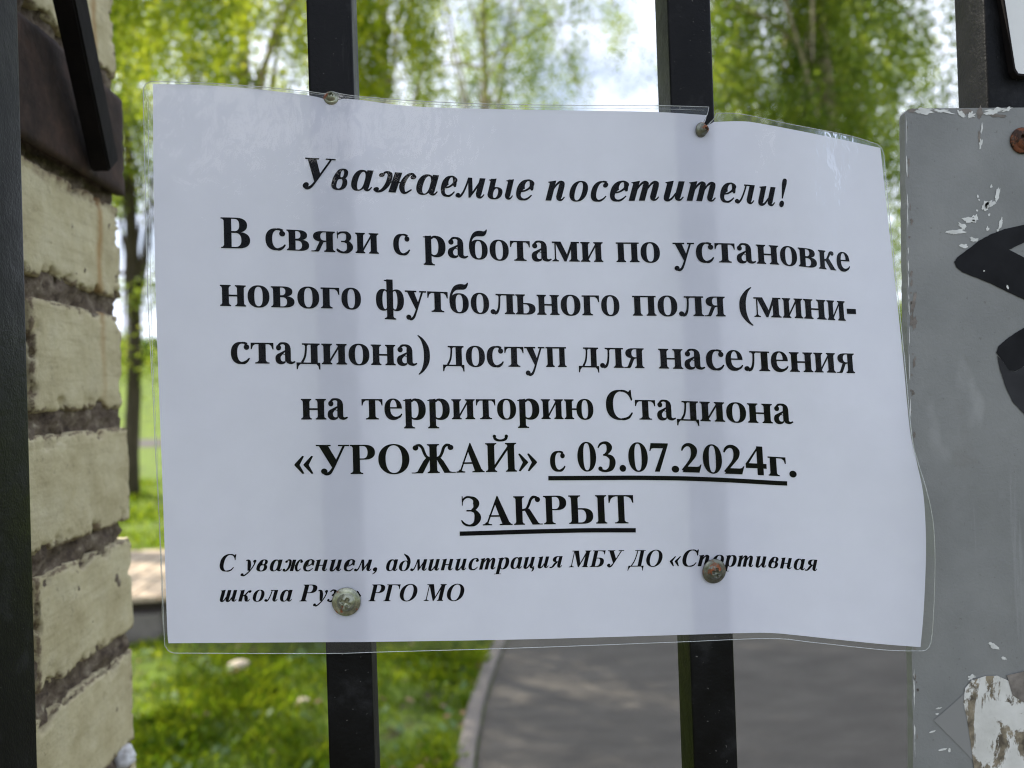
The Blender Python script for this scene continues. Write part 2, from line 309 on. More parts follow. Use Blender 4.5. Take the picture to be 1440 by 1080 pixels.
o = mesh_obj('grass_bank', [(x, y, z) for x in (-90, -40, -15, 0, 20, 80) for y, z in ((35, -.02), (38, .35), (44, 1.9), (50, 3.6), (53, BANK_H), (90, BANK_H + .2))],
             [(i * 6 + j, (i + 1) * 6 + j, (i + 1) * 6 + j + 1, i * 6 + j + 1) for i in range(5) for j in range(5)], M['lawn'], None, True); tag(o, kind='structure')
def edging(name, off, w, h):
    V_, F_ = [], []
    yy = np.linspace(-.3, 27, 260); xx = kerb_x(yy) + off
    for i, (x, y) in enumerate(zip(xx, yy)):
        j = [.006 * (noise.noise((x * 7, y * 7, k * 3.1 + off))) for k in range(4)]
        V_ += [(x - .004 + j[0], y, -.02), (x + j[1], y, h - .008), (x + .012 + j[1], y, h + j[2] * .6), (x + w - .012 + j[3], y, h + j[0] * .6), (x + w + j[3], y, h - .008), (x + w + .004 + j[2], y, -.02)]
        if i:
            a, b = (i - 1) * 6, i * 6
            for k in range(5): F_.append((a + k, a + k + 1, b + k + 1, b + k))
    o = mesh_obj(name, V_, F_, M['concrete'], smooth=False); tag(o, kind='structure')
edging('kerb', 0.0, .070, .035)
edging('kerb', PATH_W, .11, .035)

def kites(name, pos, axis, side, length, width, mat, parent=None):
    a, s = axis * length[:, None], side * (length * width)[:, None]
    q = np.stack([pos, pos + a * .45 + s * .5, pos + a, pos + a * .45 - s * .5], 1)
    return np_mesh(name, q, 4, mat, parent)
def unit(v): return v / np.maximum(np.linalg.norm(v, axis=-1, keepdims=True), 1e-9)
def blades(n, x0, x1, y0, y1, h0, h1, wd):
    x = rng.uniform(x0, x1, n); y = y0 * (y1 / y0) ** rng.random(n)
    cl = np.array([noise.noise((a * 1.3, b * 1.3, 0)) + .6 * noise.noise((a * 4.2, b * 4.2, 5)) for a, b in zip(x, y)])
    keep = (x < kerb_x(y) + .015 * rng.standard_normal(n)) & (rng.random(n) < np.clip(.75 + 1.1 * cl, .12, 1)) & ~((x > -4.6) & (x < -1.75) & (y > 4.95) & (y < 6.65))
    x, y, cl = x[keep], y[keep], cl[keep]; k = len(x)
    h = rng.uniform(h0, h1, k) * np.clip(.8 + .6 * cl, .45, 1.4); az = rng.uniform(0, 6.283, k); ln = rng.uniform(.15, .75, k)
    p = np.stack([x, y, np.zeros(k)], 1); d = np.stack([np.cos(az), np.sin(az), np.zeros(k)], 1); s = np.stack([-np.sin(az), np.cos(az), np.zeros(k)], 1) * (wd * (.6 + .8 * rng.random(k)))[:, None]
    up = np.array([0, 0, 1.])
    m = p + up * (h * .6)[:, None] + d * (h * ln * .3)[:, None]; t = p + up * (h * (1 - .25 * ln))[:, None] + d * (h * ln)[:, None]
    return np.stack([p - s * .5, p + s * .5, m + s * .4, t, m - s * .4], 1)
g = np.concatenate([blades(70000, -3.6, .9, 2.2, 6.6, .035, .095, .006), blades(40000, -9, .5, 6.6, 16, .05, .11, .012)])
o = np_mesh('grass', g, 5, M['grass']); tag(o, 'short green lawn grass beside the asphalt path', 'grass', kind='stuff')
# low broad-leaved weeds and clover in the lawn
n = 2600
wx = rng.uniform(-3.0, .7, n); wy = 2.3 * (5.5 / 2.3) ** rng.random(n)
k = (wx < kerb_x(wy) - .02) & (np.array([noise.noise((a * 2.1, b * 2.1, 9)) for a, b in zip(wx, wy)]) > .02)
wx, wy = wx[k], wy[k]; n = len(wx); az = rng.uniform(0, 6.28, n)
ax = unit(np.stack([np.cos(az), np.sin(az), rng.uniform(.2, .9, n)], 1)); sd = unit(np.cross(ax, np.array([0, 0, 1.])))
o = kites('ground_cover', np.stack([wx, wy, rng.uniform(.0, .04, n)], 1), ax, sd, rng.uniform(.03, .075, n), .6 * np.ones(n), M['weed']); tag(o, 'pale broad-leaved weeds growing among the lawn grass', 'weeds', kind='stuff')
n = 900
wx = rng.uniform(-2.6, .9, n); wy = 2.4 * (6.0 / 2.4) ** rng.random(n)
near = np.exp(-((kerb_x(wy) - wx) / .35) ** 2); k = (wx < kerb_x(wy)) & (rng.random(n) < .18 + .8 * near)
wx, wy = wx[k], wy[k]; n = len(wx); az = rng.uniform(0, 6.28, n)
ax = unit(np.stack([np.cos(az), np.sin(az), rng.uniform(-.1, .35, n)], 1)); sd = unit(np.cross(ax, np.array([0, 0, 1.])) + rng.normal(0, .2, (n, 3)))
o = kites('dry_leaves', np.stack([wx, wy, rng.uniform(.02, .06, n)], 1), ax, sd, rng.uniform(.025, .06, n), .7 * np.ones(n), M['litter']); tag(o, 'brown dry leaves scattered on the lawn by the edging', 'dry leaves', kind='stuff')
# a pale stone in the lawn
def stone(px, py, r, label):
    p = on_ground(px, py, .03); bm = bmesh.new(); bmesh.ops.create_icosphere(bm, subdivisions=3, radius=1)
    for v in bm.verts:
        d = 1 + .25 * noise.noise(v.co * 1.3 + Vector((px, py, 0))); v.co = Vector((v.co.x * r * 1.3 * d, v.co.y * r * d, v.co.z * r * .65 * d + .03)) + Vector((p.x, p.y, 0))
    o = bm_obj('stone', bm, M['pale_stone'], None, True); tag(o, label, 'stone', 'pale stones in the lawn')
m = Mat('pale_stone'); m.col(m.ramp(m.noise(30, 4), [(.3, (.42, .34, .24)), (.7, (.62, .53, .40))])).set(roughness=.85); M['pale_stone'] = m.m
stone(337, 936, .045, 'pale cream stone lying in the grass just below the left part of the notice')
stone(427, 985, .022, 'small tan stone in the grass just left of the lower bar')

# timber deck on concrete blocks, over on the lawn to the left
deck = empty('timber_platform', (-3.1, 5.8, 0)); tag(deck, 'low platform of pale timber boards on grey blocks in the lawn', 'platform')
for k in range(15):
    x0 = -4.5 + k * .186; bm = bmesh.new(); add_box(bm, (x0, 5.0 + .02 * noise.noise((k, 0, 0)), .255), (x0 + .172, 6.6 + .02 * noise.noise((k, 9, 0)), .292), .004, 1)
    bm_obj('board', bm, M['timber'], deck)
for y in (5.15, 5.8, 6.4):
    bm = bmesh.new(); add_box(bm, (-4.45, y, .17), (-1.8, y + .09, .254), .004, 1); bm_obj('joist', bm, M['bark'], deck)
for x in (-4.3, -3.1, -2.3):
    for y in (5.04, 6.28):
        bm = bmesh.new(); add_box(bm, (x, y, -.02), (x + .38, y + .2, .168), .008, 2); bm_obj('block', bm, M['concrete'], deck)

# ================================================================ gate
gate = empty('metal_gate', (0, G, 0)); tag(gate, 'black steel gate of square upright bars behind the notices', 'gate')
def bar(x0, x1, y0=G, depth=.02, name='upright_bar'):
    bm = bmesh.new(); add_box(bm, (x0, y0, .22), (x1, y0 + depth, 2.24), .0013, 3)
    # roll marks: the corners of cheap tube are never quite straight
    return bm_obj(name, bm, M['black'], gate, True)
BX = []
for xa, xb in ((433, 497), (942, 1003)):
    BX.append((on_y(xa, 100, G).x, on_y(xb, 100, G).x))
x4 = on_y(1388, 100, G).x; BX.append((x4, x4 + .0185)); BX.append((x4 + .143, x4 + .1615)); BX.append((x4 + .286, x4 + .3045))
for a, b in BX: bar(a, b)
xl = on_y(25, 0, G + .04).x
bar(xl - .04, xl, G, .04, 'gate_frame')
bar(x4 + .43, x4 + .47, G, .04, 'gate_frame')
for z in (.22, 2.2):
    bm = bmesh.new(); add_box(bm, (xl + .0005, G + .021, z), (x4 + .4295, G + .04, z + .04), .001, 2); bm_obj('rail', bm, M['black'], gate)

# ================================================================ brick pillar
YF = on_x(176, 520, XP).y                        # far edge of the pillar's side face
pillar = empty('brick_pillar', (XP - .19, YF - .19, 0)); tag(pillar, 'cream-painted brick gate pillar with crumbling dark mortar at the left', 'pillar')
def lattice_box(lo, hi, res):
    nn = [max(1, int(round((hi[i] - lo[i]) / res))) for i in range(3)]
    idx, V_, F_ = {}, [], []
    def vid(i, j, k):
        if (i, j, k) not in idx:
            idx[i, j, k] = len(V_); V_.append(Vector([lo[a] + (hi[a] - lo[a]) * t / nn[a] for a, t in enumerate((i, j, k))]))
        return idx[i, j, k]
    for a in range(3):
        b, c = (a + 1) % 3, (a + 2) % 3
        for side in (0, nn[a]):
            for i in range(nn[b]):
                for j in range(nn[c]):
                    q = []
                    for di, dj in ((0, 0), (1, 0), (1, 1), (0, 1)):
                        t = [0, 0, 0]; t[a] = side; t[b] = i + di; t[c] = j + dj; q.append(vid(*t))
                    F_.append(tuple(q if side else q[::-1]))
    return V_, F_
WEAR = []
def rough_box(V, F, lo, hi, res, rad, amp, edge, seed):
    c0 = Vector([(lo[i] + hi[i]) / 2 for i in range(3)])
    v, f = lattice_box(lo, hi, res); o = len(V); off = Vector((seed * 3.7, seed * 1.3, seed * 2.1))
    for p in v:
        q = Vector([min(max(p[i], lo[i] + rad), hi[i] - rad) for i in range(3)]); d = p - q; n = d.normalized() if d.length > 1e-7 else Vector((0, 0, 0))
        k = sum(abs(d[i]) > 1e-6 for i in range(3))
        t = amp * (noise.noise(p * 60 + off) + .6 * noise.noise(p * 170 + off) + .35 * noise.noise(p * 420 + off))
        if k > 1:
            t -= edge * max(0, noise.noise(p * 45 + off) + .8 * noise.noise(p * 140 + off) + .4 * noise.noise(p * 400 + off) - .12) * 1.5
        p2 = q + n * (rad + t) if k else p.copy()
        ds = sorted((min(p[i] - lo[i], hi[i] - p[i]), i) for i in range(3)); d2 = ds[1][0]
        if edge > .004 and d2 < .009:
            e = max(0, noise.noise(p * 70 + off) + .7 * noise.noise(p * 190 + off) - .10) * .0085 * (1 - d2 / .009)
            for _, i in ds[:2]: p2[i] += e if p[i] < c0[i] else -e
        WEAR.append(max(0.0, 1 - d2 / .007) * .62 if edge > .004 else 0.0)
        V.append(p2)
    F.extend(tuple(i + o for i in q) for q in f)
JZ = [1.5 + .068 - .0775 * k for k in range(-13, 20)]        # centres of the bed joints
MT = .0065                                       # half of a joint
V_, F_ = [], []; WEAR.clear()
def side_runs(k):
    """bricks of course k as boxes: four sides laid pinwheel fashion"""
    A = k % 2 == 1; runs = []
    spans = [(0, .119), (.131, .25)] if A else [(0, .25)]
    x0, x1, y0, y1 = XP - .38, XP, YF - .38, YF
    for s, e in spans:
        runs.append((x1 - .12, x1, y1 - e, y1 - s))          # side face, towards the opening
        runs.append((x1 - e, x1 - s, y0, y0 + .12))          # front
        runs.append((x0, x0 + .12, y0 + s, y0 + e))          # far side
        runs.append((x0 + s, x0 + e, y1 - .12, y1))          # back
    return runs
for k in range(len(JZ) - 1):
    zt, zb = JZ[k] - MT, JZ[k + 1] + MT
    if zb < .02: continue
    for i, (a, b, c, d) in enumerate(side_runs(k)):
        fine = i % 4 == 0 and 1.1 < zt < 1.95
        s = k * 5 + i
        jit = [.0022 * noise.noise((s * 1.7, q * 2.3, .5)) for q in range(6)]
        lo = (a, c + jit[0] - (.002 if d < YF - .01 else 0), zb + jit[1] * .7); hi = (b + jit[2] * .8, d + jit[3] * 1.6 + (zt < 1.43) * .0035 - (zt > 1.52) * .002, zt + jit[4] * .7)
        if fine: rough_box(V_, F_, lo, hi, .0022, .0019, .0008, .0055, s)
        else: rough_box(V_, F_, lo, hi, .03, .0035, .0005, .002, s)
bricks = mesh_obj('brickwork', V_, F_, M['brick'], pillar, True)
at = bricks.data.attributes.new('wear', 'FLOAT', 'POINT'); at.data.foreach_set('value', WEAR)
V_, F_ = [], []
rough_box(V_, F_, (XP - .374, YF - .374, 1.02), (XP - .0045, YF - .0010, 1.97), .0030, .002, .0052, .004, 77)
for z0, z1 in ((-.02, 1.03), (1.96, 2.56)):
    rough_box(V_, F_, (XP - .3735, YF - .3735, z0), (XP - .007, YF - .008, z1), .05, .002, .001, .001, 78)
mesh_obj('mortar', V_, F_, M['mortar'], pillar, True)
bm = bmesh.new(); add_box(bm, (XP - .41, YF - .41, 2.561), (XP + .03, YF + .03, 2.62), .006, 2); bm_obj('cap_stone', bm, M['concrete'], pillar)
bm = bmesh.new()
for i in range(5):
    p = on_x(172 + 5 * random.random(), 1058 + 22 * random.random(), XP - .001); r = bmesh.ops.create_icosphere(bm, subdivisions=3, radius=.006)
    for v in r['verts']: v.co = p + v.co * (1 + .35 * noise.noise(v.co * 300 + p * 50))
bm_obj('mortar_lump', bm, M['lime'], pillar, True)

# iron bracket round the pillar with the gate's stay
br = empty('hinge_bracket', (XP, YF - .1, 1.6)); tag(br, 'dark rusty iron band and strut on the brick pillar at upper left', 'bracket')
zt = on_x(171, 152, XP).z; zb = on_x(173, 284, XP).z; ye = on_x(172, 284, XP + .005).y
V_, F_ = [], []
rough_box(V_, F_, (XP + .0015, ye - .45, zb), (XP + .0075, ye, zt), .004, .0012, .0005, .0012, 5)
rough_box(V_, F_, (XP - .05, ye - .006, zb + .001), (XP + .0012, ye - .0002, zt - .001), .004, .0012, .0005, .0012, 6)
mesh_obj('iron_band', V_, F_, M['rust_iron'], br, True)
bm = bmesh.new()
for k, (pa, pb, xo) in enumerate((((134, 234), (74, -40), .009),)):
    a = on_x(*pa, XP + xo); b = on_x(*pb, XP + xo + .012); t = (b - a).normalized(); s = Vector((1, 0, 0)); u = t.cross(s).normalized() * .0085
    q = [a - u, a + u, b + u * 1.1, b - u * 1.1]; add_prism(bm, q, Vector((.012, 0, 0)))
bmesh.ops.bevel(bm, geom=bm.edges[:], offset=.0012, segments=2, affect='EDGES')
bm_obj('strut', bm, M['dark_iron'], br)

# ================================================================ boards at the right
TB = .004
YB = G - TB - .0004                              # face of the grey board
def px_poly(pts, y): return [on_y(x, q, y) for x, q in pts]
def ragged(cx, cy, rx, ry, ang, seed, n=40, rough=.5):
    o = []
    for i in range(n):
        a = 2 * math.pi * i / n; k = max(.2, 1 + .8 * rough * (noise.noise((math.cos(a) * 1.7 + seed, math.sin(a) * 1.7, seed * .37)) * 1.3 + .8 * noise.noise((math.cos(a) * 5, math.sin(a) * 5 + seed, 3))))
        x, y = rx * k * math.cos(a), ry * k * math.sin(a); o.append((cx + x * math.cos(ang) - y * math.sin(ang), cy + x * math.sin(ang) + y * math.cos(ang)))
    return o
def fill_poly(polys, y, eps=.00002):
    """flat filled outlines (photo pixels) laid on the plane y, as one list of faces"""
    V_, F_ = [], []
    for p in polys:
        v, e, f, *_ = geometry.delaunay_2d_cdt([Vector(q) for q in p], [], [list(range(len(p)))], 1, 1e-4)
        o = len(V_); V_ += [on_y(q.x, q.y, y) for q in v]; F_ += [tuple(i + o for i in t) for t in f]
    return V_, F_
def decal(name, polys, y, mat, parent):
    for p in polys:
        V_, F_ = fill_poly([p], y); mesh_obj(name, V_, F_, mat, parent)
board = empty('sign_board', on_y(1400, 600, YB)); tag(board, 'flat grey-painted board with black graffiti strokes and flaking edges', 'sign board')
edge = [(1272, 168), (1273, 159), (1277, 154), (1285, 152.6)] + [(1300 + 30 * i, 152.4 - .25 * i) for i in range(14)]
edge += [(1725, 1500), (1500, 1560), (1292, 1560)]
left = [(1291 - (1560 - y) * .0134, y) for y in range(1540, 170, -8)]
left = [(x + .9 * noise.noise((y * .045, 2, 0)) + .7 * noise.noise((y * .21, 4, 0)), y) for x, y in left]
bm = bmesh.new(); add_prism(bm, px_poly(edge + left, YB), Vector((0, TB, 0))); bm_obj('panel', bm, M['grey'], board)
chips = [ragged(1299, 156, 13, 3.5, .05, 3, rough=.9), ragged(1325, 156.5, 14, 2.6, .1, 5, rough=.9), ragged(1352, 160.5, 6, 3.5, .5, 8, rough=.8), ragged(1366, 162, 5, 4, -.6, 9, rough=.9), ragged(1398, 156, 11, 3.6, -.15, 12, rough=.9), ragged(1417, 153.5, 7, 2.5, -.3, 14, rough=.9),
         ragged(1379, 201, 2.0, 6.5, .1, 16, rough=.9), ragged(1381, 180, 1.1, 7, .1, 17, rough=.9)]
flecks = [(1344, 326, 13, 3.2, -.12), (1354, 318, 7, 3, .5), (1363, 309, 8, 4, .1), (1371, 307, 4, 5, .3), (1386, 290, 6, 6, .2), (1393, 287, 8, 4, -.5), (1403, 274, 2.4, 10, .2), (1394, 262, 1.8, 2.2, 0), (1375, 276, 1.3, 2, 0), (1377, 281, 1.2, 1.2, 0), (1407, 314, 2, 9, .25), (1404, 326, 1.5, 4, -.3), (1389, 322, 2.2, 3.6, .1), (1370, 337, 5, 3.6, .2), (1356, 346, 5.5, 3.4, .1), (1391, 302, 1.5, 2, 0), (1374, 296, 1.6, 1.4, 0)]
chips += [ragged(*f, 20 + i, rough=.6) for i, f in enumerate(flecks)]
chips += [ragged(1396, 908, 8, 2.5, .6, 61, rough=.9), ragged(1412, 926, 3, 2, .5, 62, rough=.8), ragged(1320, 996, 4, 1.5, -.2, 63), ragged(1318, 1004, 2.5, 1.4, 0, 64), ragged(1311, 1029, 4, 1.3, -.3, 65), ragged(1326, 1054, 6, 1.6, -.2, 66), ragged(1335, 1055, 1.6, 3, 0, 67), ragged(1366, 953, 6, 3, -.4, 68, rough=.9)]
decal('paint_chip', chips, YB - .0002, M['chip'], board)
chips2 = []
y = 172.0
while y < 1075:
    h = random.uniform(3, 22); chips2.append(ragged(1274.5 + (y - 160) * .0136 + .8 * noise.noise((y * .02, 0, 0)), y, random.uniform(.35, .9), h, -.013, y, rough=.6)); y += h * random.uniform(2.0, 4.5)
decal('paint_chip', chips2, YB - .00016, M['chip'], board)
decal('bare_patch', [ragged(1357, 156.5, 8, 4.5, 0, 41, rough=.5), ragged(1378, 158, 5, 7, 0, 43, rough=.6), ragged(1404, 163, 10, 2.2, .1, 44, rough=.7), ragged(1283, 155.5, 6, 2.6, -.1, 45, rough=.4), ragged(1377, 192, 1.6, 7, 0, 46, rough=.8)] +
      [ragged(1277 + (y - 160) * .0136 + random.uniform(-1.5, 3), y, random.uniform(.6, 2.0), random.uniform(1, 5), .05, y, rough=.9) for y in [random.uniform(175, 1075) for _ in range(26)]] +
      [ragged(1281 + (y - 160) * .0136, y, random.uniform(1.5, 4), random.uniform(5, 14), .1, y, rough=.9) for y in (428, 452, 508)], YB - .00012, M['bare'], board)
strokeA = [(1342, 368), (1346, 362), (1362, 350), (1376, 339), (1392, 330), (1412, 322), (1440, 316), (1500, 307), (1526, 308), (1532, 315), (1522, 324), (1498, 331), (1440, 341), (1419, 351), (1440, 362), (1500, 390), (1538, 412), (1550, 430), (1544, 443), (1520, 449), (1440, 421), (1416, 410), (1396, 400), (1372, 390), (1354, 383), (1345, 376)]
strokeB = [(1401, 496), (1404, 487), (1414, 478), (1428, 468), (1440, 461), (1488, 444), (1504, 450), (1510, 468), (1504, 488), (1488, 501), (1452, 508), (1440, 515), (1428, 522), (1419, 521), (1410, 508)]
strokeC = [(1402, 500), (1410, 508), (1419, 521.5), (1428, 522.5), (1440, 515.5), (1452, 508.5), (1486, 502.5), (1500, 530), (1504, 575), (1498, 606), (1484, 622), (1470, 616), (1440, 582), (1424, 565), (1414, 543), (1406, 518)]
dens = lambda p: [tuple(p[i][a] + (p[(i + 1) % len(p)][a] - p[i][a]) * t / 6 + (.7 * noise.noise((p[i][0] + t * 1.7, p[i][1], a * 7))) for a in (0, 1)) for i in range(len(p)) for t in range(6)]
decal('graffiti', [dens(strokeA), dens(strokeB)], YB - .0003, M['marker'], board)
decal('graffiti', [dens(strokeC)], YB - .0003, M['marker_thin'], board)
decal('paint_chip', [ragged(1417, 404, 1.4, 3, -.3, 71), ragged(1384, 381, 1.2, .9, 0, 72)], YB - .0005, M['chip'], board)
decal('sticker_scrap', [dens([(1357, 968), (1366, 957), (1385, 951), (1402, 950), (1420, 958), (1440, 952), (1503, 947), (1510, 990), (1499, 1030), (1512, 1085), (1503, 1140), (1508, 1186), (1440, 1178), (1378, 1184), (1371, 1090), (1366, 1052), (1360, 1010), (1355, 990)])], YB - .0004, M['sticker'], board)
decal('sticker_scrap', [dens([(1416, 950), (1440, 944), (1490, 941), (1507, 950), (1500, 972), (1508, 984), (1470, 990), (1440, 988), (1424, 978)])], YB - .0006, M['bare'], board)
decal('tape_remnant', [dens([(1313, 1013), (1340, 990), (1356, 975), (1361, 1010), (1367, 1052), (1371, 1072), (1340, 1040)])], YB - .00025, M['tape'], board)
# white sign above it
wsg = empty('white_sign', on_y(1440, 40, G)); tag(wsg, 'white enamel sign corner above the grey board at upper right', 'sign')
bm = bmesh.new(); add_prism(bm, px_poly([(1380, -210), (1413, 0), (1428, 96), (1432, 103), (1440, 104), (1700, 92), (1690, -230)], G - .0034), Vector((0, .003, 0))); bm_obj('panel', bm, M['white'], wsg)
bm = bmesh.new(); add_prism(bm, px_poly([(1377, -214), (1410.5, 0), (1426, 99), (1431, 106), (1440, 107), (1704, 95), (1693, -233), (1690, -230), (1700, 92), (1440, 104), (1432, 103), (1428, 96), (1413, 0), (1380, -210)], G - .0038), Vector((0, .0034, 0))); bm_obj('rim', bm, M['dark_iron'], wsg)

# ================================================================ the notice
def w_mm(px, py):
    """how far the sheet stands off the bars, in millimetres"""
    t = min(1.15, max(-.1, (py - 150) / 750))
    if px < 480:
        a = (480 - px) / 270; return 1.3 + (4.5 * (1 - t) + 2.5 * t) * a ** 1.8
    if px < 1000:
        a = (px - 480) / 520; return 1.3 + (2.4 - 1.0 * t) * math.sin(math.pi * a) ** 2
    a = (px - 1000) / 300; s = min(1, max(0, t * 1.5 - .1)); s = s * s * (3 - 2 * s)
    return 1.3 + s * 10.5 * a ** 1.7 + (1 - s) * (4.6 * math.exp(-((a - .40) / .20) ** 2) - 3.2 * max(0, a - .45) ** 1.4)
def on_sheet(px, py, layer=0.0):
    y = G - w_mm(px, py) * .001
    for sx, sy, k in ((487, 846, .8), (1004, 803, .9), (466, 138, .7), (986, 183, .9)):   # pulled in at the screws
        d = ((px - sx) ** 2 + (py - sy) ** 2) / 30 ** 2
        if d < 9: y += .001 * k * math.exp(-d)
    if px > 1020: y -= .00022 * min(1, (px - 1020) / 60) * noise.noise((px * .022 + py * .006, py * .005, 7))
    # gentle handling ripples
    y -= .00012 * noise.noise((px * .011, py * .008, 0)) + .00005 * noise.noise((px * .05, py * .03, 4))
    return on_y(px, py, y - layer)
def curve_px(pts, n=6):
    P = [pts[0]] + list(pts) + [pts[-1]]; o = []
    for i in range(1, len(P) - 2):
        a, b, c, d = P[i - 1], P[i], P[i + 1], P[i + 2]
        for j in range(n):
            t = j / n; o.append(tuple(.5 * (2 * b[m] + (c[m] - a[m]) * t + (2 * a[m] - 5 * b[m] + 4 * c[m] - d[m]) * t * t + (3 * b[m] - a[m] - 3 * c[m] + d[m]) * t ** 3) for m in (0, 1)))
    o.append(tuple(pts[-1])); return o
def pip(x, y, p):
    r = False; j = len(p) - 1
    for i in range(len(p)):
        (a, b), (c, d) = p[i], p[j]
        if (b > y) != (d > y) and x < (c - a) * (y - b) / (d - b) + a: r = not r
        j = i
    return r
def sheet_mesh(name, outline, layer, step, mat, parent):
    pts = [Vector(q) for q in outline]; nb = len(pts)
    xs_ = [q[0] for q in outline]; ys_ = [q[1] for q in outline]
    y = min(ys_) + step / 2
    while y < max(ys_):
        x = min(xs_) + step / 2
        while x < max(xs_):
            if pip(x, y, outline): pts.append(Vector((x + random.uniform(-1, 1), y + random.uniform(-1, 1))))
            x += step
        y += step
    v, e, f, *_ = geometry.delaunay_2d_cdt(pts, [], [list(range(nb))], 1, 1e-3)
    return mesh_obj(name, [on_sheet(q.x, q.y, layer) for q in v], [tuple(t) for t in f], mat, parent, True)
p_top = [(215, 118), (286, 120), (353, 124.5), (432, 134), (450, 137.5), (462, 141.5), (472, 142), (484, 139), (510, 141), (580, 149.5), (680, 153), (813, 155.5), (923, 157.5), (994, 162)]
p_top2 = [(1004, 171.5), (1043, 170.5), (1074, 174.5), (1152, 189.5), (1238, 208)]
p_right = [(1238, 208), (1248, 302), (1260, 408), (1270, 505), (1279.5, 604), (1289, 649), (1298, 692), (1301.5, 737), (1302, 787), (1299, 858), (1294.5, 910)]
p_bot = [(1294.5, 910), (1243, 906), (1183, 900), (1123, 893.5), (1082, 890), (1034, 890.5), (951, 893), (740, 899), (534, 902.5), (457, 903), (237, 904.5)]
p_left = [(237, 904.5), (235, 880), (231, 755), (227, 640), (221, 480), (216.5, 300), (215, 118)]
paper_out = curve_px(p_top)[:-1] + [(994, 162), (992, 170), (986, 180), (992, 178), (1004, 171.5)] + curve_px(p_top2)[1:-1] + curve_px(p_right)[:-1] + curve_px(p_bot)[:-1] + curve_px(p_left)[:-1]
f_top = [(212, 114.5), (286, 116.5), (353, 121), (432, 128.5), (455, 131.5), (466, 129), (480, 132), (510, 136), (580, 141.5), (680, 146), (813, 148), (923, 148.5), (997, 150.5)]
f_top2 = [(1008, 159.5), (1043, 160.5), (1113, 175), (1191, 190), (1228, 201)]
f_right = [(1243, 218), (1250.6, 302), (1262, 408), (1272, 505), (1282.5, 615), (1291, 650), (1302, 686), (1311, 726), (1314.8, 778), (1313.5, 849), (1311, 890)]
f_bot = [(1297, 915.5), (1243, 914), (1143, 903.5), (1082, 898), (951, 903), (740, 911), (534, 917), (457, 919), (246, 918.5)]
f_left = [(233.5, 910), (231, 896), (226.5, 778), (218.5, 633), (215, 553), (208.5, 433), (205, 300), (201.5, 132)]
film_out = (curve_px(f_top)[:-1] + [(997, 150.5), (995, 160), (985, 181), (994, 177), (1003, 168), (1008, 159.5)] + curve_px(f_top2)[1:] + [(1234, 203), (1239, 207.5), (1241.5, 212)]
            + curve_px(f_right) + [(1309, 904), (1306, 911), (1302, 914.5)] + curve_px(f_bot) + [(240, 917), (236, 914.5)] + curve_px(f_left) + [(202, 124), (205, 118)])
notice = empty('notice', on_sheet(740, 520)); tag(notice, 'laminated white notice with black printed Russian text, screwed to the bars', 'notice')
sheet_mesh('paper', paper_out, 0.0, 9, M['paper'], notice)
film = sheet_mesh('laminate', film_out, .00045, 9, M['film'], notice)
v, e, f, *_ = geometry.delaunay_2d_cdt([Vector(q) for q in film_out + paper_out], [(i, (i + 1) % len(film_out)) for i in range(len(film_out))] + [(len(film_out) + i, len(film_out) + (i + 1) % len(paper_out)) for i in range(len(paper_out))], [], 0, 1e-3)
T = []
for t in f:
    x = sum(v[i].x for i in t) / 3; y = sum(v[i].y for i in t) / 3
    if pip(x, y, film_out) and not pip(x, y, paper_out): T.append(tuple(t))
mesh_obj('laminate_border', [on_sheet(q.x, q.y, .0001) for q in v], T, M['film_border'], notice, True)
bm = bmesh.new(); ring = [on_sheet(x, y, .00045) for x, y in film_out]; add_tube(bm, ring + [ring[0]], [.00016] * (len(ring) + 1), 6, False)
bm_obj('laminate_edge', bm, M['film_edge'], notice, True)
inner = [(x, y) for x, y in curve_px([(229, 880), (224.5, 755), (220, 620), (214, 480), (210, 300), (208, 130)], 14)]
bm = bmesh.new(); add_tube(bm, [on_sheet(x + .7 * noise.noise((y * .06, 0, 0)), y, .0006) for x, y in inner], [.00009 + .00008 * abs(noise.noise((y * .05, 3, 0))) for x, y in inner], 5, False); bm_obj('seal_crease', bm, M['film_edge'], notice, True)
inner = [(x, y) for x, y in curve_px([(222, 118.5), (286, 119.2), (353, 123), (432, 131), (510, 138.5), (580, 145), (680, 150), (813, 152), (923, 153), (990, 155)], 14)]
bm = bmesh.new(); add_tube(bm, [on_sheet(x, y + .6 * noise.noise((x * .06, 0, 0)), .0006) for x, y in inner], [.00006 + .00010 * abs(noise.noise((x * .06, 3, 0))) for x, y in inner], 5, False); bm_obj('seal_crease', bm, M['film_edge'], notice, True)

# ---------------------------------------------------------------- lettering: bold serif glyphs, drawn from strokes and bowls (1000 units per em)
def gl_rect(x0, y0, x1, y1, s=1): return [(s, [(x0, y0), (x1, y0), (x1, y1), (x0, y1)])]
def gl_poly(pts, s=1): return [(s, list(pts))]
def gl_ell(cx, cy, rx, ry, s=1, n=40, k=2.25, lean=0.0):
    out = []
    for i in range(n):
        a = 2 * math.pi * i / n
        c, d = math.cos(a), math.sin(a)
        x = rx * math.copysign(abs(c) ** (2 / k), c); y = ry * math.copysign(abs(d) ** (2 / k), d)
        out.append((cx + x + lean * y, cy + y))
    return [(s, out)]
def gl_dot(x, y, r): return gl_ell(x, y, r, r, 1, 20, 2.0)
def gl_bowl(x0, cx, cy, rx, ry, s=1, n=20, k=2.3):
    """straight from x0 to cx, then half an ellipse towards +x (rx < 0: towards -x)"""
    out = [(x0, cy + ry), (x0, cy - ry)]
    for i in range(n + 1):
        a = -math.pi / 2 + math.pi * i / n
        c, d = max(0.0, math.cos(a)), math.sin(a)
        out.append((cx + rx * c ** (2 / k), cy + ry * math.copysign(abs(d) ** (2 / k), d)))
    return [(s, out)]
